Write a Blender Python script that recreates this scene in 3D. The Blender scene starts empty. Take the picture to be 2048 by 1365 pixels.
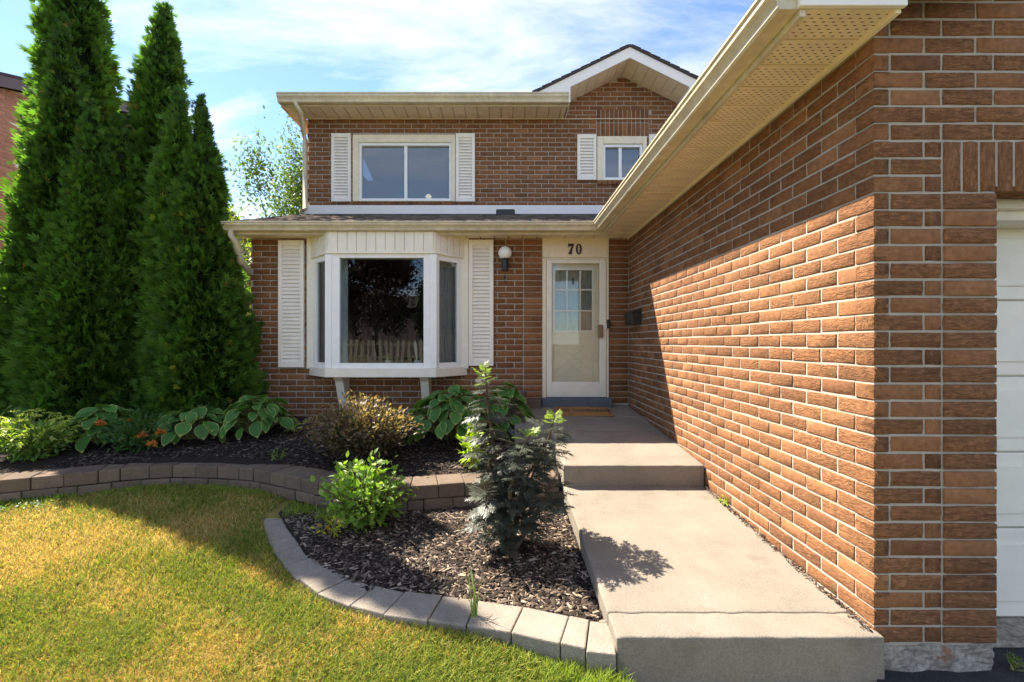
import bpy, bmesh, math, random
import numpy as np
from mathutils import Vector, Matrix
R = math.radians
random.seed(7); RNG = np.random.default_rng(7)
sc = bpy.context.scene
COL = sc.collection

# ------------------------------------------------------------------ camera, sky, sun, exposure
CX, CY, F, CZ = 1008.0, 686.0, 910.2, 1.27       # vanishing point of the street-to-house axis, focal length, eye height
cam = bpy.data.cameras.new('camera'); cam_o = bpy.data.objects.new('camera', cam); COL.objects.link(cam_o)
cam.sensor_width = 36; cam.lens = 16.0; cam.clip_start = 0.05; cam.clip_end = 3000
cam.shift_x = 16 / 2048; cam.shift_y = 3.5 / 2048
cam_o.location = (0, 0, CZ); cam_o.rotation_euler = (R(90), 0, 0)
sc.camera = cam_o
SUN = Vector((0.47, -0.335, -0.67)).normalized()   # direction the light travels
elev = math.asin(-SUN.z); azim = math.atan2(-SUN.x, -SUN.y)
w = bpy.data.worlds.new('World'); sc.world = w; w.use_nodes = True
nt = w.node_tree; nt.nodes.clear()
def N(t, kind, **kw):
    n = t.nodes.new(kind)
    for k, v in kw.items():
        if k.startswith('i_'):
            n.inputs[k[2:].replace('_', ' ')].default_value = v
        else: setattr(n, k, v)
    return n
out = N(nt, 'ShaderNodeOutputWorld'); bg = N(nt, 'ShaderNodeBackground'); bg.inputs[1].default_value = 0.096
sky = N(nt, 'ShaderNodeTexSky', sky_type='NISHITA', sun_disc=False, sun_elevation=elev, sun_rotation=azim)
sky.air_density = 0.85; sky.dust_density = 0.05; sky.ozone_density = 2.6; sky.altitude = 600
tc = N(nt, 'ShaderNodeTexCoord'); sep = N(nt, 'ShaderNodeSeparateXYZ'); nt.links.new(tc.outputs['Generated'], sep.inputs[0])
add = N(nt, 'ShaderNodeMath', operation='ADD'); nt.links.new(sep.outputs['Z'], add.inputs[0]); add.inputs[1].default_value = 0.18
dv = [N(nt, 'ShaderNodeMath', operation='DIVIDE') for _ in range(2)]
for d_, s_ in zip(dv, ('X', 'Y')):
    nt.links.new(sep.outputs[s_], d_.inputs[0]); nt.links.new(add.outputs[0], d_.inputs[1])
cmb = N(nt, 'ShaderNodeCombineXYZ'); nt.links.new(dv[0].outputs[0], cmb.inputs[0]); nt.links.new(dv[1].outputs[0], cmb.inputs[1])
mp = N(nt, 'ShaderNodeMapping'); mp.inputs['Scale'].default_value = (0.75, 1.75, 1); mp.inputs['Rotation'].default_value = (0, 0, R(16)); mp.inputs['Location'].default_value = (1.9, 0.35, 0)
nt.links.new(cmb.outputs[0], mp.inputs[0])
nz = N(nt, 'ShaderNodeTexNoise'); nz.inputs['Scale'].default_value = 1.1; nz.inputs['Detail'].default_value = 9; nz.inputs['Roughness'].default_value = 0.6; nz.inputs['Distortion'].default_value = 0.55
nt.links.new(mp.outputs[0], nz.inputs['Vector'])
rp = N(nt, 'ShaderNodeValToRGB'); rp.color_ramp.elements[0].position = 0.45; rp.color_ramp.elements[0].color = (0.0, 0.0, 0.0, 1); rp.color_ramp.elements[1].position = 0.80; rp.color_ramp.elements[1].color = (0.9, 0.9, 0.9, 1)
nt.links.new(nz.outputs[0], rp.inputs[0])
mx = N(nt, 'ShaderNodeMix', data_type='RGBA'); nt.links.new(rp.outputs[0], mx.inputs[0]); nt.links.new(sky.outputs[0], mx.inputs[6]); mx.inputs[7].default_value = (6.4, 6.0, 5.6, 1)
nt.links.new(mx.outputs[2], bg.inputs[0]); nt.links.new(bg.outputs[0], out.inputs[0])
sl = bpy.data.lights.new('sun', 'SUN'); sl.energy = 5.0; sl.angle = R(0.5); sl.color = (1.0, 0.90, 0.76)
so = bpy.data.objects.new('sun', sl); COL.objects.link(so); so.location = (-6, 6, 12)
so.rotation_euler = SUN.to_track_quat('-Z', 'Y').to_euler()
sc.view_settings.view_transform = 'Standard'; sc.view_settings.look = 'None'; sc.view_settings.gamma = 1.0
sc.view_settings.use_curve_mapping = False; sc.view_settings.exposure = 1.78
sc.render.engine = 'CYCLES'; sc.cycles.max_bounces = 8; sc.cycles.transparent_max_bounces = 12; sc.cycles.use_denoising = True; sc.cycles.denoising_input_passes = 'RGB_ALBEDO_NORMAL'; sc.cycles.denoising_prefilter = 'ACCURATE'

def X(px, d): return (px - CX) / F * d
def Z(py, d): return CZ + (CY - py) / F * d

# ------------------------------------------------------------------ helpers
def tag(o, label=None, cat=None, group=None, kind=None):
    if label: o['label'] = label
    if cat: o['category'] = cat
    if group: o['group'] = group
    if kind: o['kind'] = kind
    return o
def empty(name, loc=(0, 0, 0), parent=None, rz=0):
    o = bpy.data.objects.new(name, None); COL.objects.link(o); o.location = loc; o.rotation_euler = (0, 0, rz); o.parent = parent
    o.empty_display_size = 0.1
    return o
def wempty(name, loc):
    """an Empty at a thing's base whose parts are given in world coordinates"""
    o = empty(name, loc); WORLD[o.name] = True
    return o
WORLD = {}
def link(name, me, mat=None, parent=None, loc=(0, 0, 0), rot=(0, 0, 0), scale=(1, 1, 1)):
    o = bpy.data.objects.new(name, me); COL.objects.link(o)

    if mat is not None and not len(me.materials): me.materials.append(mat)
    o.location = loc; o.rotation_euler = rot; o.scale = scale; o.parent = parent
    if parent is not None and parent.name in WORLD: o.matrix_parent_inverse = Matrix.Translation(-parent.location)
    return o
class MB:
    def __init__(s): s.v = []; s.f = []
    def add(s, vs, fs):
        b = len(s.v); s.v += [tuple(p) for p in vs]; s.f += [tuple(b + i for i in f) for f in fs]; return s
    def box(s, x0, x1, y0, y1, z0, z1):
        return s.add([(x0, y0, z0), (x1, y0, z0), (x1, y1, z0), (x0, y1, z0), (x0, y0, z1), (x1, y0, z1), (x1, y1, z1), (x0, y1, z1)],
                     [(0, 3, 2, 1), (4, 5, 6, 7), (0, 1, 5, 4), (1, 2, 6, 5), (2, 3, 7, 6), (3, 0, 4, 7)])
    def prism(s, poly, fn, a, b):
        """poly: 2-D outline, fn(u, v, t) -> xyz, extruded from t=a to t=b"""
        n = len(poly); vs = [fn(u, v, a) for u, v in poly] + [fn(u, v, b) for u, v in poly]
        fs = [tuple(range(n)), tuple(range(2 * n - 1, n - 1, -1))] + [(i, i + n, (i + 1) % n + n, (i + 1) % n) for i in range(n)]
        return s.add(vs, fs)
    def tube(s, pts, rad, n=10, cap=True):
        pts = [Vector(p) for p in pts]; rs = rad if isinstance(rad, (list, tuple)) else [rad] * len(pts)
        up = Vector((0, 0, 1)); rings = []
        for i, p in enumerate(pts):
            t = (pts[min(i + 1, len(pts) - 1)] - pts[max(i - 1, 0)]).normalized()
            a = t.cross(up if abs(t.z) < 0.95 else Vector((1, 0, 0))).normalized(); b = t.cross(a)
            rings.append([p + (a * math.cos(2 * math.pi * k / n) + b * math.sin(2 * math.pi * k / n)) * rs[i] for k in range(n)])
        base = len(s.v); s.v += [tuple(q) for r_ in rings for q in r_]
        for i in range(len(pts) - 1):
            for k in range(n):
                s.f.append((base + i * n + k, base + i * n + (k + 1) % n, base + (i + 1) * n + (k + 1) % n, base + (i + 1) * n + k))
        if cap:
            s.f.append(tuple(base + k for k in range(n))[::-1]); s.f.append(tuple(base + (len(pts) - 1) * n + k for k in range(n)))
        return s
    def lathe(s, prof, c, n=24):
        base = len(s.v)
        for r_, z in prof:
            for k in range(n):
                a = 2 * math.pi * k / n; s.v.append((c[0] + r_ * math.cos(a), c[1] + r_ * math.sin(a), c[2] + z))
        for i in range(len(prof) - 1):
            for k in range(n):
                s.f.append((base + i * n + k, base + i * n + (k + 1) % n, base + (i + 1) * n + (k + 1) % n, base + (i + 1) * n + k))
        s.f.append(tuple(base + k for k in range(n))[::-1]); s.f.append(tuple(base + (len(prof) - 1) * n + k for k in range(n)))
        return s
    def mesh(s, name, smooth=False):
        me = bpy.data.meshes.new(name); me.from_pydata(s.v, [], s.f); me.validate(); me.update()
        bm = bmesh.new(); bm.from_mesh(me); bmesh.ops.recalc_face_normals(bm, faces=bm.faces); bm.to_mesh(me); bm.free()
        if smooth: me.polygons.foreach_set('use_smooth', [True] * len(me.polygons))
        return me
    def build(s, name, mat, parent=None, bevel=0, smooth=False, seg=2, loc=(0, 0, 0), rot=(0, 0, 0)):
        o = link(name, s.mesh(name, smooth), mat, parent, loc, rot)
        if bevel:
            m = o.modifiers.new('bevel', 'BEVEL'); m.width = bevel; m.segments = seg; m.limit_method = 'ANGLE'; m.angle_limit = R(35)
        return o
def arr_mesh(name, V, T, mat, C=None, parent=None, rnd=None, smooth=False):
    """mesh object from numpy arrays of vertices and triangles, with an optional colour or number per vertex"""
    V = np.asarray(V, np.float32); T = np.asarray(T, np.int32)
    me = bpy.data.meshes.new(name); me.vertices.add(len(V)); me.vertices.foreach_set('co', V.ravel())
    me.loops.add(T.size); me.loops.foreach_set('vertex_index', T.ravel())
    me.polygons.add(len(T)); me.polygons.foreach_set('loop_start', np.arange(0, T.size, 3, dtype=np.int32))
    try: me.polygons.foreach_set('loop_total', np.full(len(T), 3, np.int32))
    except Exception: pass
    if smooth: me.polygons.foreach_set('use_smooth', np.ones(len(T), bool))
    me.update(calc_edges=True)
    if C is not None:
        at = me.attributes.new('col', 'FLOAT_COLOR', 'POINT'); at.data.foreach_set('color', np.c_[np.asarray(C, np.float32), np.ones(len(V), np.float32)].astype(np.float32).ravel())
    if rnd is not None:
        at = me.attributes.new('rnd', 'FLOAT', 'POINT'); at.data.foreach_set('value', np.asarray(rnd, np.float32))
    return link(name, me, mat, parent)
def frames(axis, nrm):
    """orthonormal frames (n,3,3) whose columns are side, axis, normal"""
    a = axis / np.linalg.norm(axis, axis=1, keepdims=True)
    s = np.cross(a, nrm); s /= np.linalg.norm(s, axis=1, keepdims=True) + 1e-9
    return np.stack([s, a, np.cross(s, a)], axis=2)
def scatter(tv, tt, P, Fm, S, C, shade=None):
    """copies of a small template as arrays"""
    k = len(tv); n = len(P)
    V = np.einsum('nij,kj->nki', Fm, tv) * S[:, None, None] + P[:, None, :]
    T = (tt[None] + (np.arange(n) * k)[:, None, None]).reshape(-1, 3)
    CC = np.repeat(C, k, axis=0).reshape(n, k, 3)
    if shade is not None: CC = CC * shade[None, :, None]
    return V.reshape(-1, 3), T, CC.reshape(-1, 3)
def vnoise(p, seed=0):
    """cheap smooth noise from sines, for tints and lumps"""
    r = np.random.default_rng(seed); o = np.zeros(len(p))
    for i in range(6):
        k = r.normal(size=p.shape[1]) * (1.0 + 0.6 * i); o += np.sin(p @ k + r.uniform(0, 6.28)) / (1 + 0.5 * i)
    return o / 2.2

# ------------------------------------------------------------------ materials
def newmat(name):
    m = bpy.data.materials.new(name); m.use_nodes = True; t = m.node_tree; b = t.nodes['Principled BSDF']
    return m, t, b
def pmat(name, base, rough=0.6, var=0.12, nscale=6.0, bump=0.0, bscale=60.0, spec=0.5, metal=0.0, orand=0.0, fine=None, stain=None):
    m, t, b = newmat(name); b.inputs['Roughness'].default_value = rough; b.inputs['Metallic'].default_value = metal
    b.inputs['Specular IOR Level'].default_value = spec
    co = N(t, 'ShaderNodeTexCoord'); n1 = N(t, 'ShaderNodeTexNoise'); n1.inputs['Scale'].default_value = nscale; n1.inputs['Detail'].default_value = 6; n1.inputs['Roughness'].default_value = 0.65
    t.links.new(co.outputs['Object'], n1.inputs['Vector'])
    r = N(t, 'ShaderNodeMapRange'); r.inputs[1].default_value = 0.3; r.inputs[2].default_value = 0.7; r.inputs[3].default_value = 1 - var; r.inputs[4].default_value = 1 + var
    t.links.new(n1.outputs[0], r.inputs[0]); fac = r.outputs[0]
    if orand:
        oi = N(t, 'ShaderNodeObjectInfo'); r2 = N(t, 'ShaderNodeMapRange'); r2.inputs[3].default_value = 1 - orand; r2.inputs[4].default_value = 1 + orand
        t.links.new(oi.outputs['Random'], r2.inputs[0]); mu = N(t, 'ShaderNodeMath', operation='MULTIPLY'); t.links.new(fac, mu.inputs[0]); t.links.new(r2.outputs[0], mu.inputs[1]); fac = mu.outputs[0]
    if fine:
        n3 = N(t, 'ShaderNodeTexNoise'); n3.inputs['Scale'].default_value = fine[0]; n3.inputs['Detail'].default_value = 3; t.links.new(co.outputs['Object'], n3.inputs['Vector'])
        r3 = N(t, 'ShaderNodeMapRange'); r3.inputs[1].default_value = 0.32; r3.inputs[2].default_value = 0.68; r3.inputs[3].default_value = 1 - fine[1]; r3.inputs[4].default_value = 1 + fine[1]; t.links.new(n3.outputs[0], r3.inputs[0])
        mu = N(t, 'ShaderNodeMath', operation='MULTIPLY'); t.links.new(fac, mu.inputs[0]); t.links.new(r3.outputs[0], mu.inputs[1]); fac = mu.outputs[0]
    vm = N(t, 'ShaderNodeVectorMath', operation='SCALE'); vm.inputs[0].default_value = base; t.links.new(fac, vm.inputs['Scale']); colr = vm.outputs[0]
    if stain:   # (colour, scale, threshold)
        n4 = N(t, 'ShaderNodeTexNoise'); n4.inputs['Scale'].default_value = stain[1]; n4.inputs['Detail'].default_value = 7; n4.inputs['Roughness'].default_value = 0.7; t.links.new(co.outputs['Object'], n4.inputs['Vector'])
        r4 = N(t, 'ShaderNodeMapRange'); r4.inputs[1].default_value = stain[2]; r4.inputs[2].default_value = stain[2] + (stain[3] if len(stain) > 3 else 0.08); t.links.new(n4.outputs[0], r4.inputs[0])
        mi = N(t, 'ShaderNodeMix', data_type='RGBA'); t.links.new(r4.outputs[0], mi.inputs[0]); t.links.new(colr, mi.inputs[6]); mi.inputs[7].default_value = (*stain[0], 1); colr = mi.outputs[2]
    t.links.new(colr, b.inputs['Base Color'])
    if bump:
        n2 = N(t, 'ShaderNodeTexNoise'); n2.inputs['Scale'].default_value = bscale; n2.inputs['Detail'].default_value = 5; t.links.new(co.outputs['Object'], n2.inputs['Vector'])
        bp = N(t, 'ShaderNodeBump'); bp.inputs['Strength'].default_value = bump; bp.inputs['Distance'].default_value = 0.004
        t.links.new(n2.outputs[0], bp.inputs['Height']); t.links.new(bp.outputs[0], b.inputs['Normal'])
    return m
def leafmat(name, tint=(1, 1, 1), rough=0.45, transl=0.35, spec=0.4, tcol=(1.25, 1.35, 0.55), orand=0.15):
    """foliage: colour from the mesh's 'col' attribute, light also passes through"""
    m, t, b = newmat(name); at = N(t, 'ShaderNodeAttribute', attribute_name='col')
    oi = N(t, 'ShaderNodeObjectInfo'); r2 = N(t, 'ShaderNodeMapRange'); r2.inputs[3].default_value = 1 - orand; r2.inputs[4].default_value = 1 + orand; t.links.new(oi.outputs['Random'], r2.inputs[0])
    v0 = N(t, 'ShaderNodeVectorMath', operation='SCALE'); t.links.new(at.outputs['Color'], v0.inputs[0]); t.links.new(r2.outputs[0], v0.inputs['Scale'])
    vm = N(t, 'ShaderNodeVectorMath', operation='MULTIPLY'); t.links.new(v0.outputs[0], vm.inputs[0]); vm.inputs[1].default_value = tint
    t.links.new(vm.outputs[0], b.inputs['Base Color']); b.inputs['Roughness'].default_value = rough; b.inputs['Specular IOR Level'].default_value = spec
    tr = N(t, 'ShaderNodeBsdfTranslucent'); v2 = N(t, 'ShaderNodeVectorMath', operation='MULTIPLY'); t.links.new(vm.outputs[0], v2.inputs[0]); v2.inputs[1].default_value = tuple(1.6 * c for c in tcol)
    t.links.new(v2.outputs[0], tr.inputs[0]); ms = N(t, 'ShaderNodeMixShader'); ms.inputs[0].default_value = transl
    t.links.new(b.outputs[0], ms.inputs[1]); t.links.new(tr.outputs[0], ms.inputs[2]); t.links.new(ms.outputs[0], t.nodes['Material Output'].inputs[0])
    return m
def attrmat(name, rough=0.8, spec=0.2, fine=(60, 0.25), bump=0.4, bscale=90):
    m, t, b = newmat(name); at = N(t, 'ShaderNodeAttribute', attribute_name='col'); co = N(t, 'ShaderNodeTexCoord')
    n3 = N(t, 'ShaderNodeTexNoise'); n3.inputs['Scale'].default_value = fine[0]; n3.inputs['Detail'].default_value = 4; t.links.new(co.outputs['Object'], n3.inputs['Vector'])
    r3 = N(t, 'ShaderNodeMapRange'); r3.inputs[1].default_value = 0.3; r3.inputs[2].default_value = 0.7; r3.inputs[3].default_value = 1 - fine[1]; r3.inputs[4].default_value = 1 + fine[1]; t.links.new(n3.outputs[0], r3.inputs[0])
    v0 = N(t, 'ShaderNodeVectorMath', operation='SCALE'); t.links.new(at.outputs['Color'], v0.inputs[0]); t.links.new(r3.outputs[0], v0.inputs['Scale']); t.links.new(v0.outputs[0], b.inputs['Base Color'])
    b.inputs['Roughness'].default_value = rough; b.inputs['Specular IOR Level'].default_value = spec
    if bump:
        n2 = N(t, 'ShaderNodeTexNoise'); n2.inputs['Scale'].default_value = bscale; n2.inputs['Detail'].default_value = 5; t.links.new(co.outputs['Object'], n2.inputs['Vector'])
        bp = N(t, 'ShaderNodeBump'); bp.inputs['Strength'].default_value = bump; bp.inputs['Distance'].default_value = 0.006; t.links.new(n2.outputs[0], bp.inputs['Height']); t.links.new(bp.outputs[0], b.inputs['Normal'])
    return m
def brickmat(name, lo, hi, vertical=False, rugged=1.0):
    m, t, b = newmat(name); b.inputs['Roughness'].default_value = 0.88; b.inputs['Specular IOR Level'].default_value = 0.2
    co = N(t, 'ShaderNodeTexCoord'); oi = N(t, 'ShaderNodeObjectInfo'); at = N(t, 'ShaderNodeAttribute', attribute_name='rnd')
    ad = N(t, 'ShaderNodeMath', operation='ADD'); t.links.new(oi.outputs['Random'], ad.inputs[0]); t.links.new(at.outputs['Fac'], ad.inputs[1])
    fr = N(t, 'ShaderNodeMath', operation='FRACT'); t.links.new(ad.outputs[0], fr.inputs[0])
    of = N(t, 'ShaderNodeVectorMath', operation='SCALE'); of.inputs[0].default_value = (13.7, 9.1, 17.3); t.links.new(fr.outputs[0], of.inputs['Scale'])
    va = N(t, 'ShaderNodeVectorMath', operation='ADD'); t.links.new(co.outputs['Object'], va.inputs[0]); t.links.new(of.outputs[0], va.inputs[1])
    ma = N(t, 'ShaderNodeMapping'); ma.inputs['Scale'].default_value = (66, 66, 22) if vertical else (20, 20, 66); t.links.new(va.outputs[0], ma.inputs[0])
    n1 = N(t, 'ShaderNodeTexNoise'); n1.inputs['Scale'].default_value = 1.0; n1.inputs['Detail'].default_value = 4; n1.inputs['Roughness'].default_value = 0.6; n1.inputs['Distortion'].default_value = 1.5; t.links.new(ma.outputs[0], n1.inputs['Vector'])
    cr = N(t, 'ShaderNodeValToRGB'); cr.color_ramp.elements[0].position = 0.34; cr.color_ramp.elements[1].position = 0.56; t.links.new(n1.outputs[0], cr.inputs[0])   # torn, bark-like courses
    n2 = N(t, 'ShaderNodeTexNoise'); n2.inputs['Scale'].default_value = 260; n2.inputs['Detail'].default_value = 4; t.links.new(va.outputs[0], n2.inputs['Vector'])
    mm = N(t, 'ShaderNodeMath', operation='MULTIPLY_ADD'); t.links.new(n2.outputs[0], mm.inputs[0]); mm.inputs[1].default_value = 0.55; t.links.new(cr.outputs[0], mm.inputs[2])
    bp = N(t, 'ShaderNodeBump'); bp.inputs['Distance'].default_value = 0.006
    # some bricks are nearly smooth, most are torn
    f2 = N(t, 'ShaderNodeMath', operation='MULTIPLY'); f2.inputs[1].default_value = 7.31; t.links.new(fr.outputs[0], f2.inputs[0]); f3 = N(t, 'ShaderNodeMath', operation='FRACT'); t.links.new(f2.outputs[0], f3.inputs[0])
    mr = N(t, 'ShaderNodeMapRange'); mr.inputs[1].default_value = 0.05; mr.inputs[2].default_value = 0.35; mr.inputs[3].default_value = 0.18 * rugged; mr.inputs[4].default_value = 1.0 * rugged; t.links.new(f3.outputs[0], mr.inputs[0]); t.links.new(mr.outputs[0], bp.inputs['Strength'])
    t.links.new(mm.outputs[0], bp.inputs['Height']); t.links.new(bp.outputs[0], b.inputs['Normal'])
    mc = N(t, 'ShaderNodeValToRGB'); e = mc.color_ramp.elements; e[0].color = (*lo, 1); e[1].color = (*hi, 1)
    e2 = e.new(0.12); e2.color = tuple(0.35 * a + 0.65 * c for a, c in zip(lo, hi)) + (1,)
    e3 = e.new(0.8); e3.color = (hi[0] * 0.92, hi[1] * 0.86, hi[2] * 0.84, 1); t.links.new(fr.outputs[0], mc.inputs[0])
    n5 = N(t, 'ShaderNodeTexNoise'); n5.inputs['Scale'].default_value = 45; n5.inputs['Detail'].default_value = 5; t.links.new(va.outputs[0], n5.inputs['Vector'])
    r5 = N(t, 'ShaderNodeMapRange'); r5.inputs[1].default_value = 0.3; r5.inputs[2].default_value = 0.7; r5.inputs[3].default_value = 0.78; r5.inputs[4].default_value = 1.18; t.links.new(n5.outputs[0], r5.inputs[0])
    ge = N(t, 'ShaderNodeNewGeometry'); n6 = N(t, 'ShaderNodeTexNoise'); n6.inputs['Scale'].default_value = 1.7; n6.inputs['Detail'].default_value = 6; n6.inputs['Roughness'].default_value = 0.7; t.links.new(ge.outputs['Position'], n6.inputs['Vector'])   # weathering over the whole wall
    r6 = N(t, 'ShaderNodeMapRange'); r6.inputs[1].default_value = 0.3; r6.inputs[2].default_value = 0.7; r6.inputs[3].default_value = 0.86; r6.inputs[4].default_value = 1.14; t.links.new(n6.outputs[0], r6.inputs[0])
    m6 = N(t, 'ShaderNodeMath', operation='MULTIPLY'); t.links.new(r5.outputs[0], m6.inputs[0]); t.links.new(r6.outputs[0], m6.inputs[1])
    sc_ = N(t, 'ShaderNodeVectorMath', operation='SCALE'); t.links.new(mc.outputs[0], sc_.inputs[0]); t.links.new(m6.outputs[0], sc_.inputs['Scale']); t.links.new(sc_.outputs[0], b.inputs['Base Color'])
    return m
def glassmat(name, tint=(0.8, 0.85, 0.86), ior=1.55, extra=0.0, screen=0.0):
    m, t, b = newmat(name); t.nodes.remove(b); fr = N(t, 'ShaderNodeFresnel'); fr.inputs[0].default_value = ior
    tr = N(t, 'ShaderNodeBsdfTransparent'); tr.inputs[0].default_value = (*tint, 1); gl = N(t, 'ShaderNodeBsdfGlossy'); gl.inputs['Roughness'].default_value = 0.004; gl.inputs[0].default_value = (0.95, 0.97, 1, 1)
    nz_ = N(t, 'ShaderNodeTexNoise'); nz_.inputs['Scale'].default_value = 3.0; co = N(t, 'ShaderNodeTexCoord'); t.links.new(co.outputs['Object'], nz_.inputs['Vector'])
    bp = N(t, 'ShaderNodeBump'); bp.inputs['Strength'].default_value = 0.03; bp.inputs['Distance'].default_value = 0.02; t.links.new(nz_.outputs[0], bp.inputs['Height']); t.links.new(bp.outputs[0], gl.inputs['Normal'])
    ad = N(t, 'ShaderNodeMath', operation='ADD', use_clamp=True); t.links.new(fr.outputs[0], ad.inputs[0]); ad.inputs[1].default_value = extra
    ms = N(t, 'ShaderNodeMixShader'); t.links.new(ad.outputs[0], ms.inputs[0]); body = tr
    if screen:   # grey insect screen right behind the pane
        df = N(t, 'ShaderNodeBsdfDiffuse'); df.inputs[0].default_value = (0.27, 0.30, 0.32, 1); body = N(t, 'ShaderNodeMixShader'); body.inputs[0].default_value = screen; t.links.new(tr.outputs[0], body.inputs[1]); t.links.new(df.outputs[0], body.inputs[2])
    t.links.new(body.outputs[0], ms.inputs[1]); t.links.new(gl.outputs[0], ms.inputs[2]); t.links.new(ms.outputs[0], t.nodes['Material Output'].inputs[0])
    return m
def perfmat(name, base):
    """painted metal soffit panel with rows of punched slots"""
    m, t, b = newmat(name); b.inputs['Roughness'].default_value = 0.55
    co = N(t, 'ShaderNodeTexCoord'); sp = N(t, 'ShaderNodeSeparateXYZ'); t.links.new(co.outputs['Object'], sp.inputs[0])
    def M(op, a, v=None):
        n = N(t, 'ShaderNodeMath', operation=op); t.links.new(a, n.inputs[0]) if not isinstance(a, (int, float)) else None
        if v is not None:
            if isinstance(v, (int, float)): n.inputs[1].default_value = v
            else: t.links.new(v, n.inputs[1])
        return n.outputs[0]
    vv = M('DIVIDE', sp.outputs['Y'], 0.0195); row = M('FLOOR', vv); fv = M('FRACT', vv)
    uu = M('ADD', M('DIVIDE', sp.outputs['X'], 0.036), M('MULTIPLY', row, 0.37)); fu = M('FRACT', uu)
    a = M('MULTIPLY', M('LESS_THAN', fu, 0.36), M('LESS_THAN', fv, 0.24))
    a = M('MULTIPLY', a, M('LESS_THAN', M('ABSOLUTE', M('ADD', sp.outputs['Y'], -0.004)), 0.063))
    a = M('MULTIPLY', a, M('LESS_THAN', M('ABSOLUTE', sp.outputs['X']), 0.155))
    nz_ = N(t, 'ShaderNodeTexNoise'); nz_.inputs['Scale'].default_value = 7; nz_.inputs['Detail'].default_value = 5; t.links.new(co.outputs['Object'], nz_.inputs['Vector'])
    r = N(t, 'ShaderNodeMapRange'); r.inputs[1].default_value = 0.3; r.inputs[2].default_value = 0.75; r.inputs[3].default_value = 1.05; r.inputs[4].default_value = 0.86; t.links.new(nz_.outputs[0], r.inputs[0])
    v0 = N(t, 'ShaderNodeVectorMath', operation='SCALE'); v0.inputs[0].default_value = base; t.links.new(r.outputs[0], v0.inputs['Scale'])
    mi = N(t, 'ShaderNodeMix', data_type='RGBA'); t.links.new(a, mi.inputs[0]); t.links.new(v0.outputs[0], mi.inputs[6]); mi.inputs[7].default_value = (0.05, 0.035, 0.02, 1); t.links.new(mi.outputs[2], b.inputs['Base Color'])
    return m

M_brick = brickmat('brick_face', (0.18, 0.081, 0.039), (0.295, 0.142, 0.064))
M_brick_v = brickmat('soldier_brick_face', (0.15, 0.066, 0.031), (0.265, 0.122, 0.054), vertical=True)
M_nbrick = brickmat('orange_brick_face', (0.42, 0.20, 0.125), (0.54, 0.27, 0.17), rugged=0.5)
M_mortar = pmat('mortar', (0.41, 0.36, 0.295), 0.95, 0.12, 14, 0.6, 220, 0.1)
M_cream = pmat('cream_paint', (0.80, 0.71, 0.53), 0.5, 0.07, 5, 0.15, 140, 0.4, fine=(30, 0.04))
M_trim = pmat('pale_trim_paint', (0.82, 0.77, 0.65), 0.5, 0.06, 6, 0.15, 140, 0.4)
M_shut = pmat('shutter_vinyl', (0.86, 0.81, 0.72), 0.5, 0.05, 8, 0.05, 100, 0.4)
M_white = pmat('white_vinyl', (0.85, 0.85, 0.83), 0.4, 0.04, 8, 0.03, 100, 0.45)
M_fascia = pmat('white_fascia', (0.82, 0.80, 0.77), 0.45, 0.05, 4, 0.05, 60, 0.4)
M_gutter = pmat('gutter_enamel', (0.58, 0.51, 0.355), 0.3, 0.16, 4, 0.06, 40, 0.5, fine=(22, 0.09))
M_soffit = pmat('soffit_enamel', (0.84, 0.73, 0.54), 0.55, 0.07, 6, 0.05, 60, 0.4, orand=0.03)
M_perf = perfmat('perforated_soffit_enamel', (0.86, 0.73, 0.53))
M_glass = glassmat('window_glass'); M_glass_up = glassmat('screened_glass', (0.62, 0.66, 0.7), 1.6, 0.04, screen=0.48); M_dglass = glassmat('storm_door_glass', (0.95, 0.96, 0.94), 1.36)
M_conc = pmat('concrete', (0.23, 0.20, 0.16), 0.92, 0.15, 2.6, 0.6, 240, 0.15, fine=(130, 0.13), stain=((0.13, 0.105, 0.075), 3.1, 0.55, 0.35))
M_block = pmat('garden_block', (0.155, 0.116, 0.085), 0.95, 0.16, 9, 1.0, 190, 0.15, orand=0.16, fine=(170, 0.2))
M_edge = pmat('edging_stone', (0.265, 0.228, 0.185), 0.95, 0.14, 8, 1.0, 170, 0.15, orand=0.10, fine=(160, 0.16))
M_asph = pmat('asphalt', (0.030, 0.031, 0.035), 0.9, 0.3, 12, 1.0, 130, 0.3, fine=(220, 0.6))
M_found = pmat('parging', (0.27, 0.245, 0.205), 0.95, 0.25, 14, 1.0, 60, 0.1, fine=(60, 0.3), stain=((0.25, 0.14, 0.09), 9, 0.6))
M_sill = pmat('blue_grey_paint', (0.10, 0.12, 0.145), 0.6, 0.15, 10, 0.3, 90, 0.3, stain=((0.36, 0.33, 0.28), 7, 0.62))
M_shing = attrmat('asphalt_shingle', 0.95, 0.1, (150, 0.3), 0.6, 300)
M_black = pmat('black_metal', (0.018, 0.016, 0.015), 0.45, 0.2, 20)
M_num = pmat('dark_brown_numeral', (0.035, 0.012, 0.010), 0.4, 0.1, 20)
M_brass = pmat('brown_latch', (0.22, 0.16, 0.10), 0.4, 0.2, 30, metal=0.4)
M_dark = pmat('dim_room', (0.22, 0.21, 0.20), 0.9, 0.1, 2)
M_blind = pmat('window_blind', (0.62, 0.64, 0.66), 0.7, 0.05, 4)
M_curt = pmat('sheer_curtain', (0.68, 0.66, 0.63), 0.8, 0.1, 5)
M_mat = pmat('coir_mat', (0.36, 0.19, 0.07), 0.95, 0.15, 30, 1.0, 400, 0.1)
M_pot = pmat('grey_plastic_pot', (0.13, 0.10, 0.095), 0.6, 0.15, 10)
M_bark = pmat('bark', (0.11, 0.08, 0.055), 0.95, 0.3, 20, 1.0, 60, 0.1)
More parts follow.
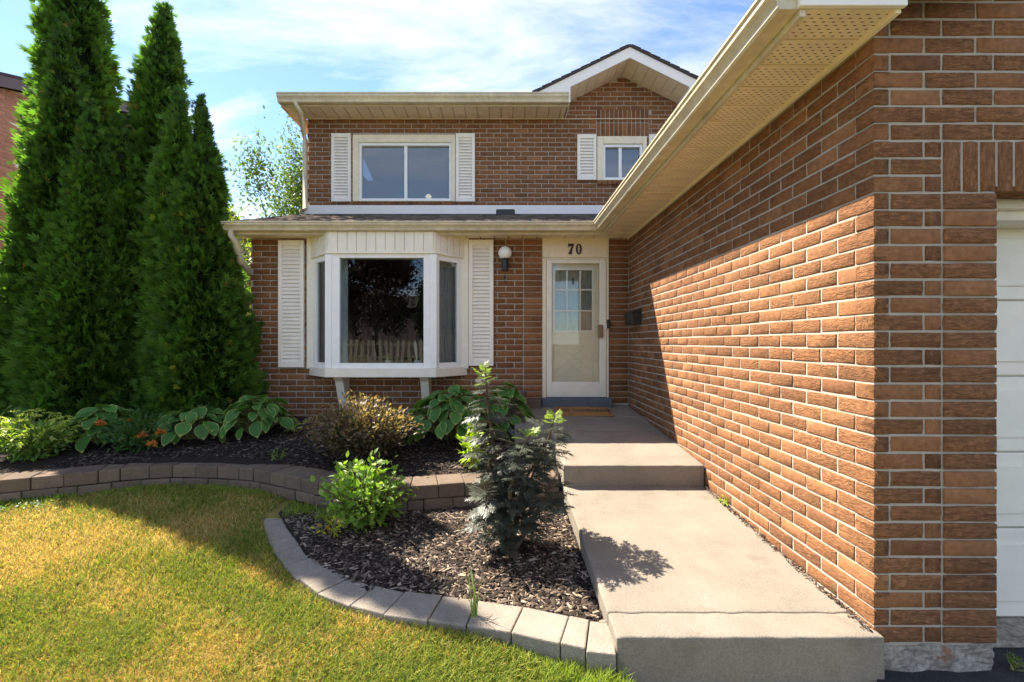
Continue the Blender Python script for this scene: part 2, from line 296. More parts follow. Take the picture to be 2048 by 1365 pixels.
M_lilac = pmat('brown_fascia', (0.12, 0.08, 0.075), 0.5, 0.1, 5)
M_core = pmat('dark_core', (0.012, 0.02, 0.008), 1.0, 0.4, 12, spec=0.0)
M_soil = pmat('dark_mulch_soil', (0.028, 0.021, 0.017), 1.0, 0.4, 25, 1.0, 70, 0.1)
M_leaf = leafmat('leaf'); M_cedar = leafmat('cedar_scale_leaf', rough=0.6, transl=0.38, spec=0.15, orand=0.1)
M_elder = leafmat('dark_elder_leaf', rough=0.46, transl=0.15, spec=0.38, tcol=(1.0, 1.1, 0.6), orand=0.25)
M_hosta = leafmat('hosta_leaf', rough=0.5, transl=0.25, spec=0.22, orand=0.2)
M_grass = leafmat('grass_blade', rough=0.6, transl=0.3, spec=0.15, tcol=(1.15, 1.15, 0.6), orand=0)
M_chip = attrmat('mulch_chip', 0.9, 0.2, (80, 0.25), 0.5, 160)
M_stem = pmat('green_stem', (0.16, 0.17, 0.05), 0.7, 0.2, 30)
m, t, b = newmat('opal_globe'); b.inputs['Base Color'].default_value = (0.85, 0.83, 0.80, 1); b.inputs['Roughness'].default_value = 0.25; b.inputs['Subsurface Weight'].default_value = 0.3; M_globe = m
m, t, b = newmat('lit_bulb'); b.inputs['Base Color'].default_value = (1, 0.9, 0.7, 1); b.inputs['Emission Color'].default_value = (1, 0.8, 0.45, 1); b.inputs['Emission Strength'].default_value = 1.6; M_bulb = m

# ------------------------------------------------------------------ the ground
GX, GY, HY, UY, ZS = 1.428, 1.757, 5.215, 6.64, 2.47
LX, RX = -2.90, 2.55
RET = [(-9.0, 2.35), (-6.0, 2.55), (-4.6, 2.85), (-3.59, 3.24), (-3.26, 3.39), (-3.08, 3.47), (-2.93, 3.55), (-2.66, 3.62), (-2.31, 3.61), (-1.93, 3.52), (-1.55, 3.33), (-1.25, 3.16), (-0.82, 3.09), (-0.67, 3.09), (-0.51, 3.12), (-0.34, 3.16), (-0.195, 3.19), (-0.06, 3.23), (0.425, 3.27)]
ret_x = np.array([p[0] for p in RET]); ret_y = np.array([p[1] for p in RET])
def lawn_z(x, y):
    q = np.clip((np.asarray(x) + 0.25) / 0.6, 0, 1); q = q * q * (3 - 2 * q)
    return 0.075 * (1 - q) + np.clip((np.asarray(y) - 2.0) * 0.034, -0.02, 0.055)
def up_z(x, y): return 0.262 + np.clip((y - 3.3) * 0.085, 0, 0.19)
def low_z(x, y): return 0.095 + np.clip((y - 1.9) * 0.025, 0, 0.05)
M_lawn = attrmat('turf', 1.0, 0.05, (30, 0.35), 0.6, 60)
def turf_col(x, y):
    p = np.stack([x, y], 1); a = vnoise(p * 1.1, 3) + 0.6 * vnoise(p * 3.1, 4) + 0.4 * vnoise(p * 8.0, 5)
    edge = np.clip(1 - (np.interp(x, ret_x, ret_y) - y) / 0.75, 0, 1)     # greener towards the border of the bed
    e2 = np.clip(1 - (np.hypot(np.maximum(-0.5 - x, 0) * 0.9, np.maximum(y - 1.95, 0))) / 0.5, 0, 1)
    return 1 / (1 + np.exp(-(a * 2.7 - 1.85 + 2.3 * edge + 1.9 * e2)))
def sheet(name, xs, ys, zf, mat, kind='structure', colf=None, yf=None):
    xx, tt_ = np.meshgrid(xs, np.linspace(0, 1, ys)); xx = xx.ravel(); tt_ = tt_.ravel()
    y0, y1 = yf(xx); yy = y0 + (y1 - y0) * tt_; nx = len(xs); zz = zf(xx, yy)
    i = np.arange((ys - 1) * nx).reshape(ys - 1, nx)[:, :-1].ravel()
    T = np.concatenate([np.c_[i, i + 1, i + nx + 1], np.c_[i, i + nx + 1, i + nx]])
    C = colf(xx, yy) if colf else None
    return tag(arr_mesh(name, np.c_[xx, yy, zz], T, mat, C, smooth=True), kind=kind)
dry = np.array([0.34, 0.25, 0.085]); grn = np.array([0.13, 0.17, 0.025])
sheet('lawn', np.linspace(-9, 0.43, 120), 80, lawn_z, M_lawn, colf=lambda x, y: (dry[None] * 0.75 * (1 - turf_col(x, y))[:, None] + grn[None] * 0.55 * turf_col(x, y)[:, None]), yf=lambda x: (np.full_like(x, -3.0), np.interp(x, ret_x, ret_y) + 0.1))
sheet('garden_bed', np.linspace(-9, 0.46, 100), 50, up_z, M_soil, yf=lambda x: (np.interp(x, ret_x, ret_y) + 0.10, np.full_like(x, 9.5)))
G = MB().add([(-400, -400, -0.06), (400, -400, -0.06), (400, 400, -0.06), (-400, 400, -0.06)], [(0, 1, 2, 3)])
tag(G.build('ground', pmat('distant_grass', (0.14, 0.13, 0.04), 1.0, 0.3, 0.6, fine=(20, 0.3))), kind='structure')
tag(MB().box(GX - 0.02, 7, -6, 2.4, -0.3, 0.0).build('driveway', M_asph), kind='structure')
tag(MB().box(-60, 60, -13, -6.02, -0.3, -0.02).build('road', M_asph), kind='structure')
tag(MB().box(GX + 0.46, 7, GY + 0.14, 2.45, -0.2, 0.022).build('garage_apron', M_found, bevel=0.01), kind='structure')

# ------------------------------------------------------------------ concrete path and porch
def slab(name, x0, x1, y0, y1, z0, z1, zb, parent=None):
    m_ = MB().add([(x0, y0, zb), (x1, y0, zb), (x1, y1, zb), (x0, y1, zb), (x0, y0, z0), (x1, y0, z0), (x1, y1, z1), (x0, y1, z1)],
                  [(0, 3, 2, 1), (4, 5, 6, 7), (0, 1, 5, 4), (1, 2, 6, 5), (2, 3, 7, 6), (3, 0, 4, 7)])
    o_ = m_.build(name, M_conc, parent)
    bm_ = bmesh.new(); bm_.from_mesh(o_.data); bmesh.ops.bevel(bm_, geom=bm_.edges[:], offset=0.008, segments=3, affect='EDGES', profile=0.5)
    for _ in range(2): bmesh.ops.subdivide_edges(bm_, edges=[e for e in bm_.edges if e.calc_length() > 0.03], cuts=5, use_grid_fill=True)
    cen = Vector(((x0 + x1) / 2, (y0 + y1) / 2, 0))
    for v in bm_.verts:   # worn arrises
        k_ = math.sin(v.co.x * 23 + 1.3 * name.__len__()) * math.sin(v.co.y * 19 + v.co.x * 7) + 0.6 * math.sin(v.co.x * 61 + v.co.y * 53)
        v.co.z += 0.0012 * k_ if v.co.z > zb + 0.02 else 0; v.co.y += 0.0016 * math.sin(v.co.x * 47 + v.co.z * 31)
    bm_.to_mesh(o_.data); bm_.free(); o_.data.polygons.foreach_set('use_smooth', [True] * len(o_.data.polygons))
    return o_
wk = tag(wempty('walkway', (0.9, 1.7, 0)), kind='structure')
slab('slab', 0.425, GX + 0.012, 1.718, 1.863, 0.158, 0.166, -0.15, wk)
slab('slab', 0.424, GX - 0.004, 1.866, 3.30, 0.166, 0.256, -0.15, wk)
pc = tag(wempty('porch', (0.9, 4.2, 0)), kind='structure')
slab('slab', 0.422, GX - 0.006, 3.225, 4.16, 0.400, 0.475, 0.0, pc)
slab('slab', 0.10, GX - 0.006, 4.165, 4.66, 0.475, 0.513, 0.0, pc)
slab('slab', 0.10, GX - 0.006, 4.666, HY + 0.02, 0.513, 0.556, 0.0, pc)

# ------------------------------------------------------------------ garden walls of single blocks
def block_course(parent, path, z0, z1, depth, lens, mat, name='block', out=0.0, gap=0.004, bev=0.007):
    P = [Vector(p) for p in path]; seg = [(P[i + 1] - P[i]).length for i in range(len(P) - 1)]; tot = sum(seg)
    def at(s):
        s = max(0, min(tot - 1e-6, s)); i = 0
        while i < len(seg) - 1 and s > seg[i]: s -= seg[i]; i += 1
        t_ = (P[i + 1] - P[i]).normalized(); return P[i] + t_ * s
    def nrm(s):
        t_ = (at(s + 0.12) - at(s - 0.12)).normalized(); return Vector((-t_.y, t_.x))
    s = 0; k = 0
    while s < tot - 0.03:
        L = min(lens[k % len(lens)], tot - s)
        a, c = s + gap / 2, s + L - gap / 2
        jz = random.uniform(-0.003, 0.003); jo = random.uniform(-0.006, 0.006)
        p0, p1 = at(a) - nrm(a) * (out + jo), at(c) - nrm(c) * (out + jo); dd = depth(at((a + c) / 2)) if callable(depth) else depth
        q0, q1 = at(a) + nrm(a) * dd, at(c) + nrm(c) * dd
        m_ = MB().add([(*p0, z0), (*p1, z0), (*q1, z0), (*q0, z0), (*p0, z1 + jz), (*p1, z1 + jz), (*q1, z1 + jz), (*q0, z1 + jz)],
                      [(0, 3, 2, 1), (4, 5, 6, 7), (0, 1, 5, 4), (1, 2, 6, 5), (2, 3, 7, 6), (3, 0, 4, 7)])
        m_.build(name, mat, parent, bevel=bev, seg=2)
        s += L; k += 1
rw = tag(wempty('retaining_wall', (-1.5, 3.3, 0.05)), 'low two-course retaining wall of dark concrete blocks holding the upper garden bed', 'garden wall')
path = RET[2:]
block_course(rw, path, 0.198, 0.292, 0.235, [0.19, 0.185, 0.2, 0.13, 0.19, 0.16], M_block)
block_course(rw, path, 0.02, 0.194, 0.22, [0.11, 0.2, 0.19, 0.2], M_block, out=0.010)
OUT = [(-1.60, 3.27), (-1.63, 3.14), (-1.61, 3.03), (-1.56, 2.94), (-1.42, 2.71), (-1.25, 2.49), (-1.045, 2.265), (-0.844, 2.086), (-0.72, 2.02), (-0.498, 1.935), (-0.326, 1.90), (-0.026, 1.84), (0.146, 1.777), (0.311, 1.718), (0.42, 1.70)]
INX = [-1.52, -1.48, -1.34, -1.21, -1.07, -0.918, -0.684, -0.61, -0.472, -0.296, 0.002, 0.171, 0.345, 0.45]; INY = [3.10, 3.05, 2.85, 2.69, 2.50, 2.346, 2.163, 2.137, 2.107, 2.074, 2.014, 1.969, 1.926, 1.888]
ew = tag(wempty('garden_edging', (-0.6, 2.1, 0)), 'curved border of pale flat paving stones between lawn and mulch', 'edging')
def edge_depth(p): return 0.14 + 0.05 * min(1, max(0, (p.x + 1.6) / 1.2))
block_course(ew, OUT, -0.06, 0.112, edge_depth, [0.17, 0.16, 0.18, 0.17, 0.18, 0.19, 0.20, 0.19, 0.21, 0.18, 0.2, 0.165, 0.19, 0.2, 0.1, 0.12], M_edge, 'paving_stone', bev=0.006)
tag(sheet('lower_bed', np.linspace(-1.52, 0.43, 60), 30, low_z, M_soil, yf=lambda x: (np.interp(x, INX, INY) - 0.035, np.interp(x, ret_x, ret_y) + 0.1)), kind='structure')

# ------------------------------------------------------------------ the house: bricks
house = tag(empty('brick_house', (0, HY, 0)), 'two-storey brown brick house with bay window, cream trim and attached garage', 'house')
house.location = (0, 0, 0)
BL, BH, BD, CH, JT = 0.190, 0.0566, 0.09, 0.067, 0.0105
def brick_arrays(seed, nx=6, nz_=2, rough=0.0016):
    r = np.random.default_rng(seed); xs = np.array([-0.5, -0.484, 0.0, 0.484, 0.5]); zs = np.array([-0.5, -0.44, 0.0, 0.44, 0.5]); nx = nz_ = 4
    V = []; 
    for k, z in enumerate(zs):
        for i, x in enumerate(xs):
            edge = i in (0, nx) or k in (0, nz_)
            V.append((x * BL + (r.normal() * 0.0010 if edge else 0), (0.0022 if edge else 0) + r.normal() * (rough * 0.45), z * BH + (r.normal() * 0.0010 if edge else 0)))
    T = []; W = nx + 1
    for k in range(nz_):
        for i in range(nx):
            a = k * W + i; T += [(a, a + 1, a + W + 1), (a, a + W + 1, a + W)]
    ring = [i for i in range(W)] + [k * W + nx for k in range(1, nz_ + 1)] + [nz_ * W + i for i in range(nx - 1, -1, -1)] + [k * W for k in range(nz_ - 1, 0, -1)]
    b0 = len(V)
    for i in ring: V.append((V[i][0], BD, V[i][2]))
    n = len(ring)
    for i in range(n):
        j = (i + 1) % n; T += [(ring[j], ring[i], b0 + i), (ring[j], b0 + i, b0 + j)]
    return np.array(V, np.float32), np.array(T, np.int32)
BV = [brick_arrays(s) for s in range(8)]
BMESH = []
for V_, T_ in BV:
    o_ = arr_mesh('brick', V_, T_, M_brick); BMESH.append(o_.data); bpy.data.objects.remove(o_)
BRICKS = []   # wall key, face centre, length, height, depth, rz, vertical
def brick(wall, c, L, rz=0.0, H=BH, D=BD, vert=False): BRICKS.append((wall, c, L, H, D, rz, vert))
def row(x0, x1, phase, L=0.2):
    n = math.floor((x0 - phase) / L) - 1; o_ = []
    while phase + n * L < x1:
        a, c = max(x0, phase + n * L + JT / 2), min(x1, phase + (n + 1) * L - JT / 2)
        if c - a > 0.03: o_.append((a, c))
        n += 1
    return o_
def minus(iv, cuts):
    for c0, c1 in cuts:
        nv = []
        for a, b_ in iv:
            if c1 <= a or c0 >= b_: nv.append((a, b_)); continue
            if c0 - a > 0.01: nv.append((a, c0))
            if b_ - c1 > 0.01: nv.append((c1, b_))
        iv = nv
    return iv
def front_wall(key, y, x0, x1, z0, z1, cuts, ph0, shape=None, phases=None):
    k = math.ceil((z0 - 0.113 - 0.001) / CH)
    while 0.113 + k * CH + BH <= z1 + 0.045:
        zb = 0.113 + k * CH; zc = zb + BH / 2
        iv = minus([(x0, x1)], [(c[0], c[1]) for c in cuts if zc > c[2] and zc < c[3]])
        for a, b_ in iv:
            for p, q in row(a, b_, ph0 + (0.1 if k % 2 else 0) + random.uniform(-0.004, 0.004)):
                if shape and not (shape((p + q) / 2, zb + BH)): continue
                brick(key, ((p + q) / 2, y + random.uniform(-0.0015, 0.0015), zc + random.uniform(-0.001, 0.001)), q - p)
        k += 1
# garage side wall and front
GB = 0.113
NROW = int((ZS - GB) / CH) + 1
SOLD0, SOLD1 = GB + 26 * CH, GB + 29 * CH   # the upright course over the garage door
SX = GX + 0.265                              # where the pier of single bricks begins
for k in range(NROW + 14):
    zc = GB + k * CH + BH / 2; jz = random.uniform(-0.001, 0.001)
    A = k % 2 == 0
    side = zc < ZS
    if A:
        brick('gf', (GX + 0.095, GY, zc), 0.19)
        if side:
            brick('gs', (GX, GY + 0.045, zc), 0.09, -math.pi / 2, D=0.06)
        st = GY + 0.10
    else:
        brick('gf', (GX + 0.029, GY, zc), 0.058)
        if side: brick('gs', (GX, GY + 0.095, zc), 0.19, -math.pi / 2, D=0.055)
        st = GY + 0.20
    y = st
    while side and y < HY + 0.05:
        L = min(0.19, HY + 0.08 - y)
        if L > 0.03: brick('gs', (GX + random.uniform(-0.0015, 0.0015), y + L / 2, zc + random.uniform(-0.001, 0.001)), L, -math.pi / 2)
        y += 0.2 + random.uniform(-0.003, 0.003)
    pos = GX + (0.20 if A else 0.068)
    if SOLD0 - 0.01 < zc < SOLD1 or zc < SOLD0:
        if SX - 0.005 - pos > 0.03: brick('gf', ((pos + SX - 0.005) / 2, GY, zc), SX - 0.005 - pos)
        if zc < SOLD0: brick('gf', (SX + 0.005 + 0.1, GY - 0.006, zc), 0.20)
    else:
        xx = pos
        while xx < 4.2:
            brick('gf', (xx + 0.095, GY + random.uniform(-0.0015, 0.0015), zc), 0.19); xx += 0.2
xx = SX + 0.006
while xx < 4.2:
    w_ = 0.0575 if xx > SX + 0.02 else 0.066
    brick('gf', (xx + w_ / 2, GY, (SOLD0 + SOLD1) / 2 - 0.005), SOLD1 - SOLD0 - 0.010, 0, H=w_, vert=True); xx += w_ + 0.0098
# house front, ground floor
DX0, DX1 = X(1085, HY), X(1217, HY)
BAYX0, BAYX1 = -2.21, -0.445
cuts_low = [(BAYX0, BAYX1, 0.93, 2.6), (DX0 - 0.005, DX1 + 0.005, 0.4, 2.6)]
JX = X(1047, HY)
for (a, b_, ph) in ((LX, JX - 0.005, 0.02),):
    front_wall('hl', HY, a, b_, 0.30, ZS, cuts_low, ph)
k = 5
for k in range(6, NROW):
    zc = GB + k * CH + BH / 2
    brick('hl', ((JX + 0.005 + DX0 - 0.008) / 2, HY - 0.004, zc), DX0 - 0.013 - JX)
    if zc > 0.56: brick('hl', ((DX1 + 0.008 + GX - 0.008) / 2, HY - 0.004, zc), GX - 0.016 - DX1)
# house front, upper floor, with the little gable
W1 = (X(706, UY), X(911, UY), Z(404, UY), Z(271, UY)); W2 = (X(1194, UY), X(1293, UY), Z(362, UY), Z(274, UY))
RIDX, RIDZ, RK = 1.715, 5.30, 0.49
FY = 6.20
def gable_ok(x, z): return z < 4.56 or z - BH < RIDZ - 0.15 - RK * abs(x - RIDX)
SQ = (X(1193, UY), X(1298, UY), Z(273, UY), Z(219, UY))
front_wall('hu', UY, LX + 0.03, RX, 3.20, 5.25, [(W1[0], W1[1], W1[2] - 0.066, W1[3]), (W2[0], W2[1], W2[2] - 0.066, W2[3]), (SQ[0], SQ[1], SQ[2], SQ[3])], 0.05, gable_ok)
nsol = 12; ws = (SQ[1] - SQ[0]) / nsol; hs = (SQ[3] - SQ[2]) / 2
for i in range(nsol):
    for j in range(2):
        brick('hu', (SQ[0] + ws * (i + 0.5), UY, SQ[2] + hs * (j + 0.5)), hs - 0.01, 0, H=ws - 0.01, vert=True)
for W_ in (W1, W2):
    n_ = int((W_[1] - W_[0]) / 0.067); ws_ = (W_[1] - W_[0]) / n_
    for i in range(n_): brick('hu', (W_[0] + ws_ * (i + 0.5), UY - 0.02, W_[2] - 0.035), 0.058, 0, H=ws_ - 0.009, vert=True)
# mortar backing of each wall, with the openings left free
def backing(parent, y0, y1, x0, x1, z0, z1, cuts):
    m_ = MB(); xs = sorted({x0, x1, *[c for q in cuts for c in q[:2] if x0 < c < x1]})
    for a, b_ in zip(xs[:-1], xs[1:]):
        zz = [(z0, z1)]
        zz = minus(zz, [(q[2], q[3]) for q in cuts if q[0] < (a + b_) / 2 < q[1]])
        for c, d_ in zz: m_.box(a, b_, y0, y1, c, d_)
    return m_
REC = 0.0038
walls = {}
m_ = MB().box(GX + REC, GX + 0.2, GY + 0.1, HY + 0.3, 0.0, ZS + 0.08); walls['gs'] = m_.build('wall', M_mortar, house)
walls['gs']['label'] = 'long sunlit garage side wall of torn-face brick'
m_ = backing(house, GY + REC, GY + 0.098, GX + REC, 4.5, 0.10, 3.6, [(SX + 0.206, 4.5, 0.0, SOLD0 + 0.02)]); walls['gf'] = m_.build('wall', M_mortar, house)
walls['gf']['label'] = 'shaded brick garage front with a pier of single bricks'
m_ = backing(house, HY + REC, HY + 0.12, LX + REC, GX + REC - 0.002, 0.05, ZS + 0.1, [(BAYX0 + 0.02, BAYX1 - 0.02, 0.95, 2.5), (DX0 + 0.01, DX1 - 0.01, 0.5, 2.44)]); walls['hl'] = m_.build('wall', M_mortar, house)
walls['hl']['label'] = 'shaded ground-floor brick wall beside the front door'
m_ = backing(house, UY + REC, UY + 0.12, LX + 0.03 + REC, RX - REC, 3.05, 4.56, [(W1[0] + 0.02, W1[1] - 0.02, W1[2], W1[3] - 0.01), (W2[0] + 0.02, W2[1] - 0.02, W2[2], W2[3] - 0.01)])
m_.prism([(RIDX - 0.82, 4.561), (RIDX + 0.82, 4.561), (RIDX + 0.82, 4.76), (RIDX, 5.165), (RIDX - 0.82, 4.76)], lambda u, v, t_: (u, t_, v), UY + REC, UY + 0.12); walls['hu'] = m_.build('wall', M_mortar, house)
walls['hu']['label'] = 'shaded upper-floor brick wall with a small gable'
# the 300 bricks that show largest are parts, the rest is one joined part
def scr(p): return (CX + F * p[0] / p[1], CY - F * (p[2] - CZ) / p[1])
def b_area(b_):
    wl, c, L, H, D, rz, vert = b_
    if vert: L, H = H, L
    if rz: P = [(c[0], c[1] + sx * L / 2, c[2] + sz * H / 2) for sx, sz in ((-1, -1), (1, -1), (1, 1), (-1, 1))]
    else: P = [(c[0] + sx * L / 2, c[1], c[2] + sz * H / 2) for sx, sz in ((-1, -1), (1, -1), (1, 1), (-1, 1))]
    q = [scr(p) for p in P]; ins = [p for p in q if -5 < p[0] < 2053 and -5 < p[1] < 1370]
    if not ins: return 0
    if not rz and c[1] > 5 and c[1] < 6 and 505 < q[0][0] < 1000 and q[0][1] > 745: return 0
    return len(ins) / 4 * 0.5 * abs(sum(q[i][0] * q[(i + 1) % 4][1] - q[(i + 1) % 4][0] * q[i][1] for i in range(4)))
AR = sorted(range(len(BRICKS)), key=lambda i: -b_area(BRICKS[i])); top = set(AR[:300])
SV, ST, SR, base = {False: [], True: []}, {False: [], True: []}, {False: [], True: []}, {False: 0, True: 0}
VM = []
for V_, T_ in BV:
    o_ = arr_mesh('brick', V_, T_, M_brick_v); VM.append(o_.data); bpy.data.objects.remove(o_)
for i, (wl, c, L, H, D, rz, vert) in enumerate(BRICKS):
    q = random.randrange(8); s_ = (L / BL, D / BD, H / BH)
    if random.random() < 0.5: flip = -1
    else: flip = 1
    if i in top:
        # a brick stands on end in the upright course
        o_ = link('brick', BMESH[q], None, walls[wl], c, (0, R(90) if vert else 0, rz), s_)
    else:
        V_, T_ = BV[q]; v = V_ * np.array([s_[0], s_[1], s_[2]], np.float32)
        if vert: v = np.c_[v[:, 2], v[:, 1], -v[:, 0]]
        cz_, sz_ = math.cos(rz), math.sin(rz); v = np.c_[v[:, 0] * cz_ - v[:, 1] * sz_, v[:, 0] * sz_ + v[:, 1] * cz_, v[:, 2]] + np.array(c, np.float32)
        SV[vert].append(v); ST[vert].append(T_ + base[vert]); base[vert] += len(v); SR[vert].append(np.full(len(v), random.random(), np.float32))
for vert in (False, True):
    if SV[vert]:
        o_ = arr_mesh('brickwork' if not vert else 'upright_brickwork', np.concatenate(SV[vert]), np.concatenate(ST[vert]), M_brick if not vert else M_brick_v, parent=house, rnd=np.concatenate(SR[vert])); o_['kind'] = 'stuff'
# foundation under the garage corner
f_ = MB().box(GX + 0.005, SX + 0.20, GY + 0.004, GY + 0.2, -0.05, 0.108).build('foundation', M_found, house, bevel=0.02, seg=3)
bm = bmesh.new(); bm.from_mesh(f_.data); bmesh.ops.subdivide_edges(bm, edges=bm.edges, cuts=12, use_grid_fill=True)
for v in bm.verts:
    v.co.y += 0.006 * math.sin(v.co.x * 31 + v.co.z * 40) + random.uniform(-0.004, 0.004) if v.co.y < GY + 0.1 else 0
bm.to_mesh(f_.data); bm.free()
# hidden sides that keep the daylight out
MB().prism([(HY + 0.125, 0), (12, 0), (12, 3.04), (UY, 3.04), (HY + 0.125, 2.60)], lambda u, v, t_: (t_, u, v), LX + 0.01, LX + 0.1).box(LX + 0.035, LX + 0.1, UY + 0.125, 12, 3.05, 4.6).build('side_wall', M_nbrick, house)
MB().box(LX, 6.0, 12.0, 12.1, 0, 4.6).box(5.9, 6.0, GY + 0.2, 11.99, 0, 4.6).build('rear_wall', M_nbrick, house)
MB().box(GX + 0.21, 5.89, HY + 0.4, HY + 0.5, 0, 2.5).box(RX + 0.01, 5.9, UY + 0.02, UY + 0.12, 2.6, 4.4).build('inner_wall', M_dark, house)
MB().box(LX + 0.11, 5.8, HY + 0.13, 11.9, 0.40, 0.52).box(LX + 0.11, 5.8, UY + 0.13, 11.9, 3.00, 3.06).build('inner_floor', M_dark, house)
MB().box(LX + 0.11, 5.8, 9.2, 9.3, 0.53, 2.99).box(LX + 0.11, 5.8, 9.2, 9.3, 3.07, 4.55).build('partition', M_dark, house)

# ------------------------------------------------------------------ roofs, gutters, fascias, soffits
GE = 1.06    # fascia line of the garage eave
EY = 4.92    # fascia line of the ground-floor eave
K_PROF = [(0.0, 0.0), (0.070, 0.0), (0.078, 0.012), (0.080, 0.030), (0.092, 0.052), (0.108, 0.072), (0.110, 0.098), (0.118, 0.102), (0.118, 0.118), (0.108, 0.120), (0.100, 0.104), (0.008, 0.104), (0.0, 0.118)]
GZ = ZS - 0.004
K_LOW = [(u, v * 0.76) for u, v in K_PROF]
def gut(name, fn, a, b_): return MB().prism(K_PROF, fn, a, b_).build(name, M_gutter, house, bevel=0.0015)
# ground floor gutter: runs along x; garage gutter: runs along y; both are mitred at the inner corner
def mitre_gutter(name, axis):
    m_ = MB(); n = len(K_PROF)
    vs = []
    for end in (0, 1):
        for u, v in K_LOW:
            if axis == 'x':
                xend = X(443, EY - 0.1) if end == 0 else GE - u
                vs.append((xend, EY - u, GZ + v))
            else:
                yend = 1.632 if end == 0 else EY - u
                vs.append((GE - u, yend, GZ + v))
    fs = [tuple(range(n)), tuple(range(2 * n - 1, n - 1, -1))] + [(i, i + n, (i + 1) % n + n, (i + 1) % n) for i in range(n)]
    m_.add(vs, fs); return m_.build(name, M_gutter, house, bevel=0.0015)
mitre_gutter('gutter', 'x'); mitre_gutter('gutter', 'y')
XL = X(443, EY - 0.1) + 0.004
MB().box(XL, GE, EY + 0.001, EY + 0.022, ZS - 0.03, ZS + 0.075).build('fascia', M_gutter, house, bevel=0.002)
MB().box(GE + 0.001, GE + 0.022, 1.632, EY + 0.0, ZS - 0.03, ZS + 0.075).build('fascia', M_gutter, house, bevel=0.002)
# garage soffit panels
sf = MB().box(GE + 0.023, GX + 0.01, 1.632, HY + 0.02, ZS + 0.012, ZS + 0.02).build('soffit', M_soffit, house)
y = HY - 0.40
y = 1.634
while y < EY:
    y1 = min(y + 0.166, EY + 0.02); xc = (GE + 0.024 + GX - 0.02) / 2; hw = (GX - 0.02 - GE - 0.024) / 2; hy = (y1 - y) / 2
    m_ = MB().box(-hw, hw, -hy + 0.003, hy - 0.006, -0.008, 0.006).box(-hw, hw, hy - 0.006, hy + 0.0, -0.002, 0.0061)
    m_.build('soffit_panel', M_perf, sf, bevel=0.002, loc=(xc, (y + y1) / 2, ZS + 0.006)); y = y1
MB().box(GX - 0.022, GX - 0.001, 1.634, EY + 0.4, ZS - 0.016, ZS + 0.009).build('soffit_trim', M_soffit, house, bevel=0.002)
# ground-floor soffit panels
sf = MB().box(XL, GE + 0.02, EY + 0.023, HY + 0.004, ZS + 0.014, ZS + 0.022).build('soffit', M_soffit, house)
x = XL
while x < GX - 0.06:
    x1 = min(x + 0.160, GX - 0.025)
    y0_ = EY + 0.024 if x1 < GE + 0.02 else EY + 0.026
    m_ = MB().box(x + 0.004, x1 - 0.006, y0_, HY + 0.003, ZS - 0.006, ZS + 0.011); m_.build('soffit_panel', M_soffit, sf, bevel=0.003); x = x1
# the garage's front return and gable above it
MB().box(GE - 0.01, GX + 0.004, 1.612, 1.631, ZS - 0.004, ZS + 0.16).build('eave_return', M_fascia, house, bevel=0.003)
m_ = MB().prism([(GE - 0.08, ZS + 0.10), (4.4, ZS + 1.45), (4.4, ZS + 1.30), (GX + 0.2, ZS + 0.06), (GE, ZS + 0.062)], lambda u, v, t_: (u, t_, v), 1.590, 1.611); m_.build('rake_board', M_fascia, house)
# roofs
m_ = MB().prism([(GE - 0.10, ZS + 0.112), (4.4, ZS + 1.46), (7.2, ZS + 0.30), (7.2, ZS + 0.25), (4.4, ZS + 1.40), (GE - 0.02, ZS + 0.075)], lambda u, v, t_: (u, t_, v), 1.59, UY); m_.build('roof', pmat('shingle_roof', (0.06, 0.05, 0.045), 0.95, 0.3, 20, 0.8, 120), house)
ZR0, ZR1 = ZS + 0.085, Z(430, UY)
RS = (ZR1 - ZR0) / (UY - (EY - 0.06))
lr = MB().prism([(EY - 0.06, ZR0), (UY, ZR1), (UY, ZR1 - 0.06), (EY - 0.0, ZR0 - 0.03)], lambda u, v, t_: (t_, u, v), XL - 0.01, 2.2).build('roof', M_shing, house)
lr['label'] = 'low shingled roof over the ground floor'
SVv, STt, SCc = [], [], []; bs = 0
for r_ in range(15):
    y0_ = EY - 0.075 + r_ * 0.130; xx = XL - 0.02 - random.uniform(0, 0.2)
    while xx < 2.15:
        wd = random.choice([0.10, 0.14, 0.19, 0.24]); th = random.choice([0.006, 0.012, 0.016]); a, c = max(xx, XL - 0.015), min(xx + wd - 0.003, 2.18)
        if c - a > 0.02 and y0_ + 0.16 < UY:
            zf = lambda yy: ZR0 + (yy - EY + 0.06) * RS
            vs = [(a, y0_, zf(y0_) + 0.002), (c, y0_, zf(y0_) + 0.002), (c, y0_ + 0.16, zf(y0_ + 0.16) + 0.001), (a, y0_ + 0.16, zf(y0_ + 0.16) + 0.001)]
            vs += [(p[0], p[1], p[2] + (th if i < 2 else 0.004)) for i, p in enumerate(vs)]
            q = [(4, 5, 6), (4, 6, 7), (0, 1, 5), (0, 5, 4), (3, 0, 4), (3, 4, 7), (1, 2, 6), (1, 6, 5)]
            SVv += vs; STt += [(i + bs, j + bs, k_ + bs) for i, j, k_ in q]; bs += 8; g = random.uniform(0.6, 1.5); SCc += [(0.125 * g, 0.098 * g, 0.080 * g)] * 8
        xx += wd
o_ = arr_mesh('shingle', SVv, STt, M_shing, SCc, lr); o_['kind'] = 'stuff'
MB().box(LX + 0.0, RX - 0.01, UY - 0.03, UY + 0.006, ZR1 - 0.08, Z(412, UY)).build('flashing_board', M_fascia, house, bevel=0.003)
MB().box(LX + 0.05, RX - 0.05, UY - 0.06, UY - 0.031, ZR1 - 0.06, ZR1 - 0.004).build('roof_flashing', M_black, house)
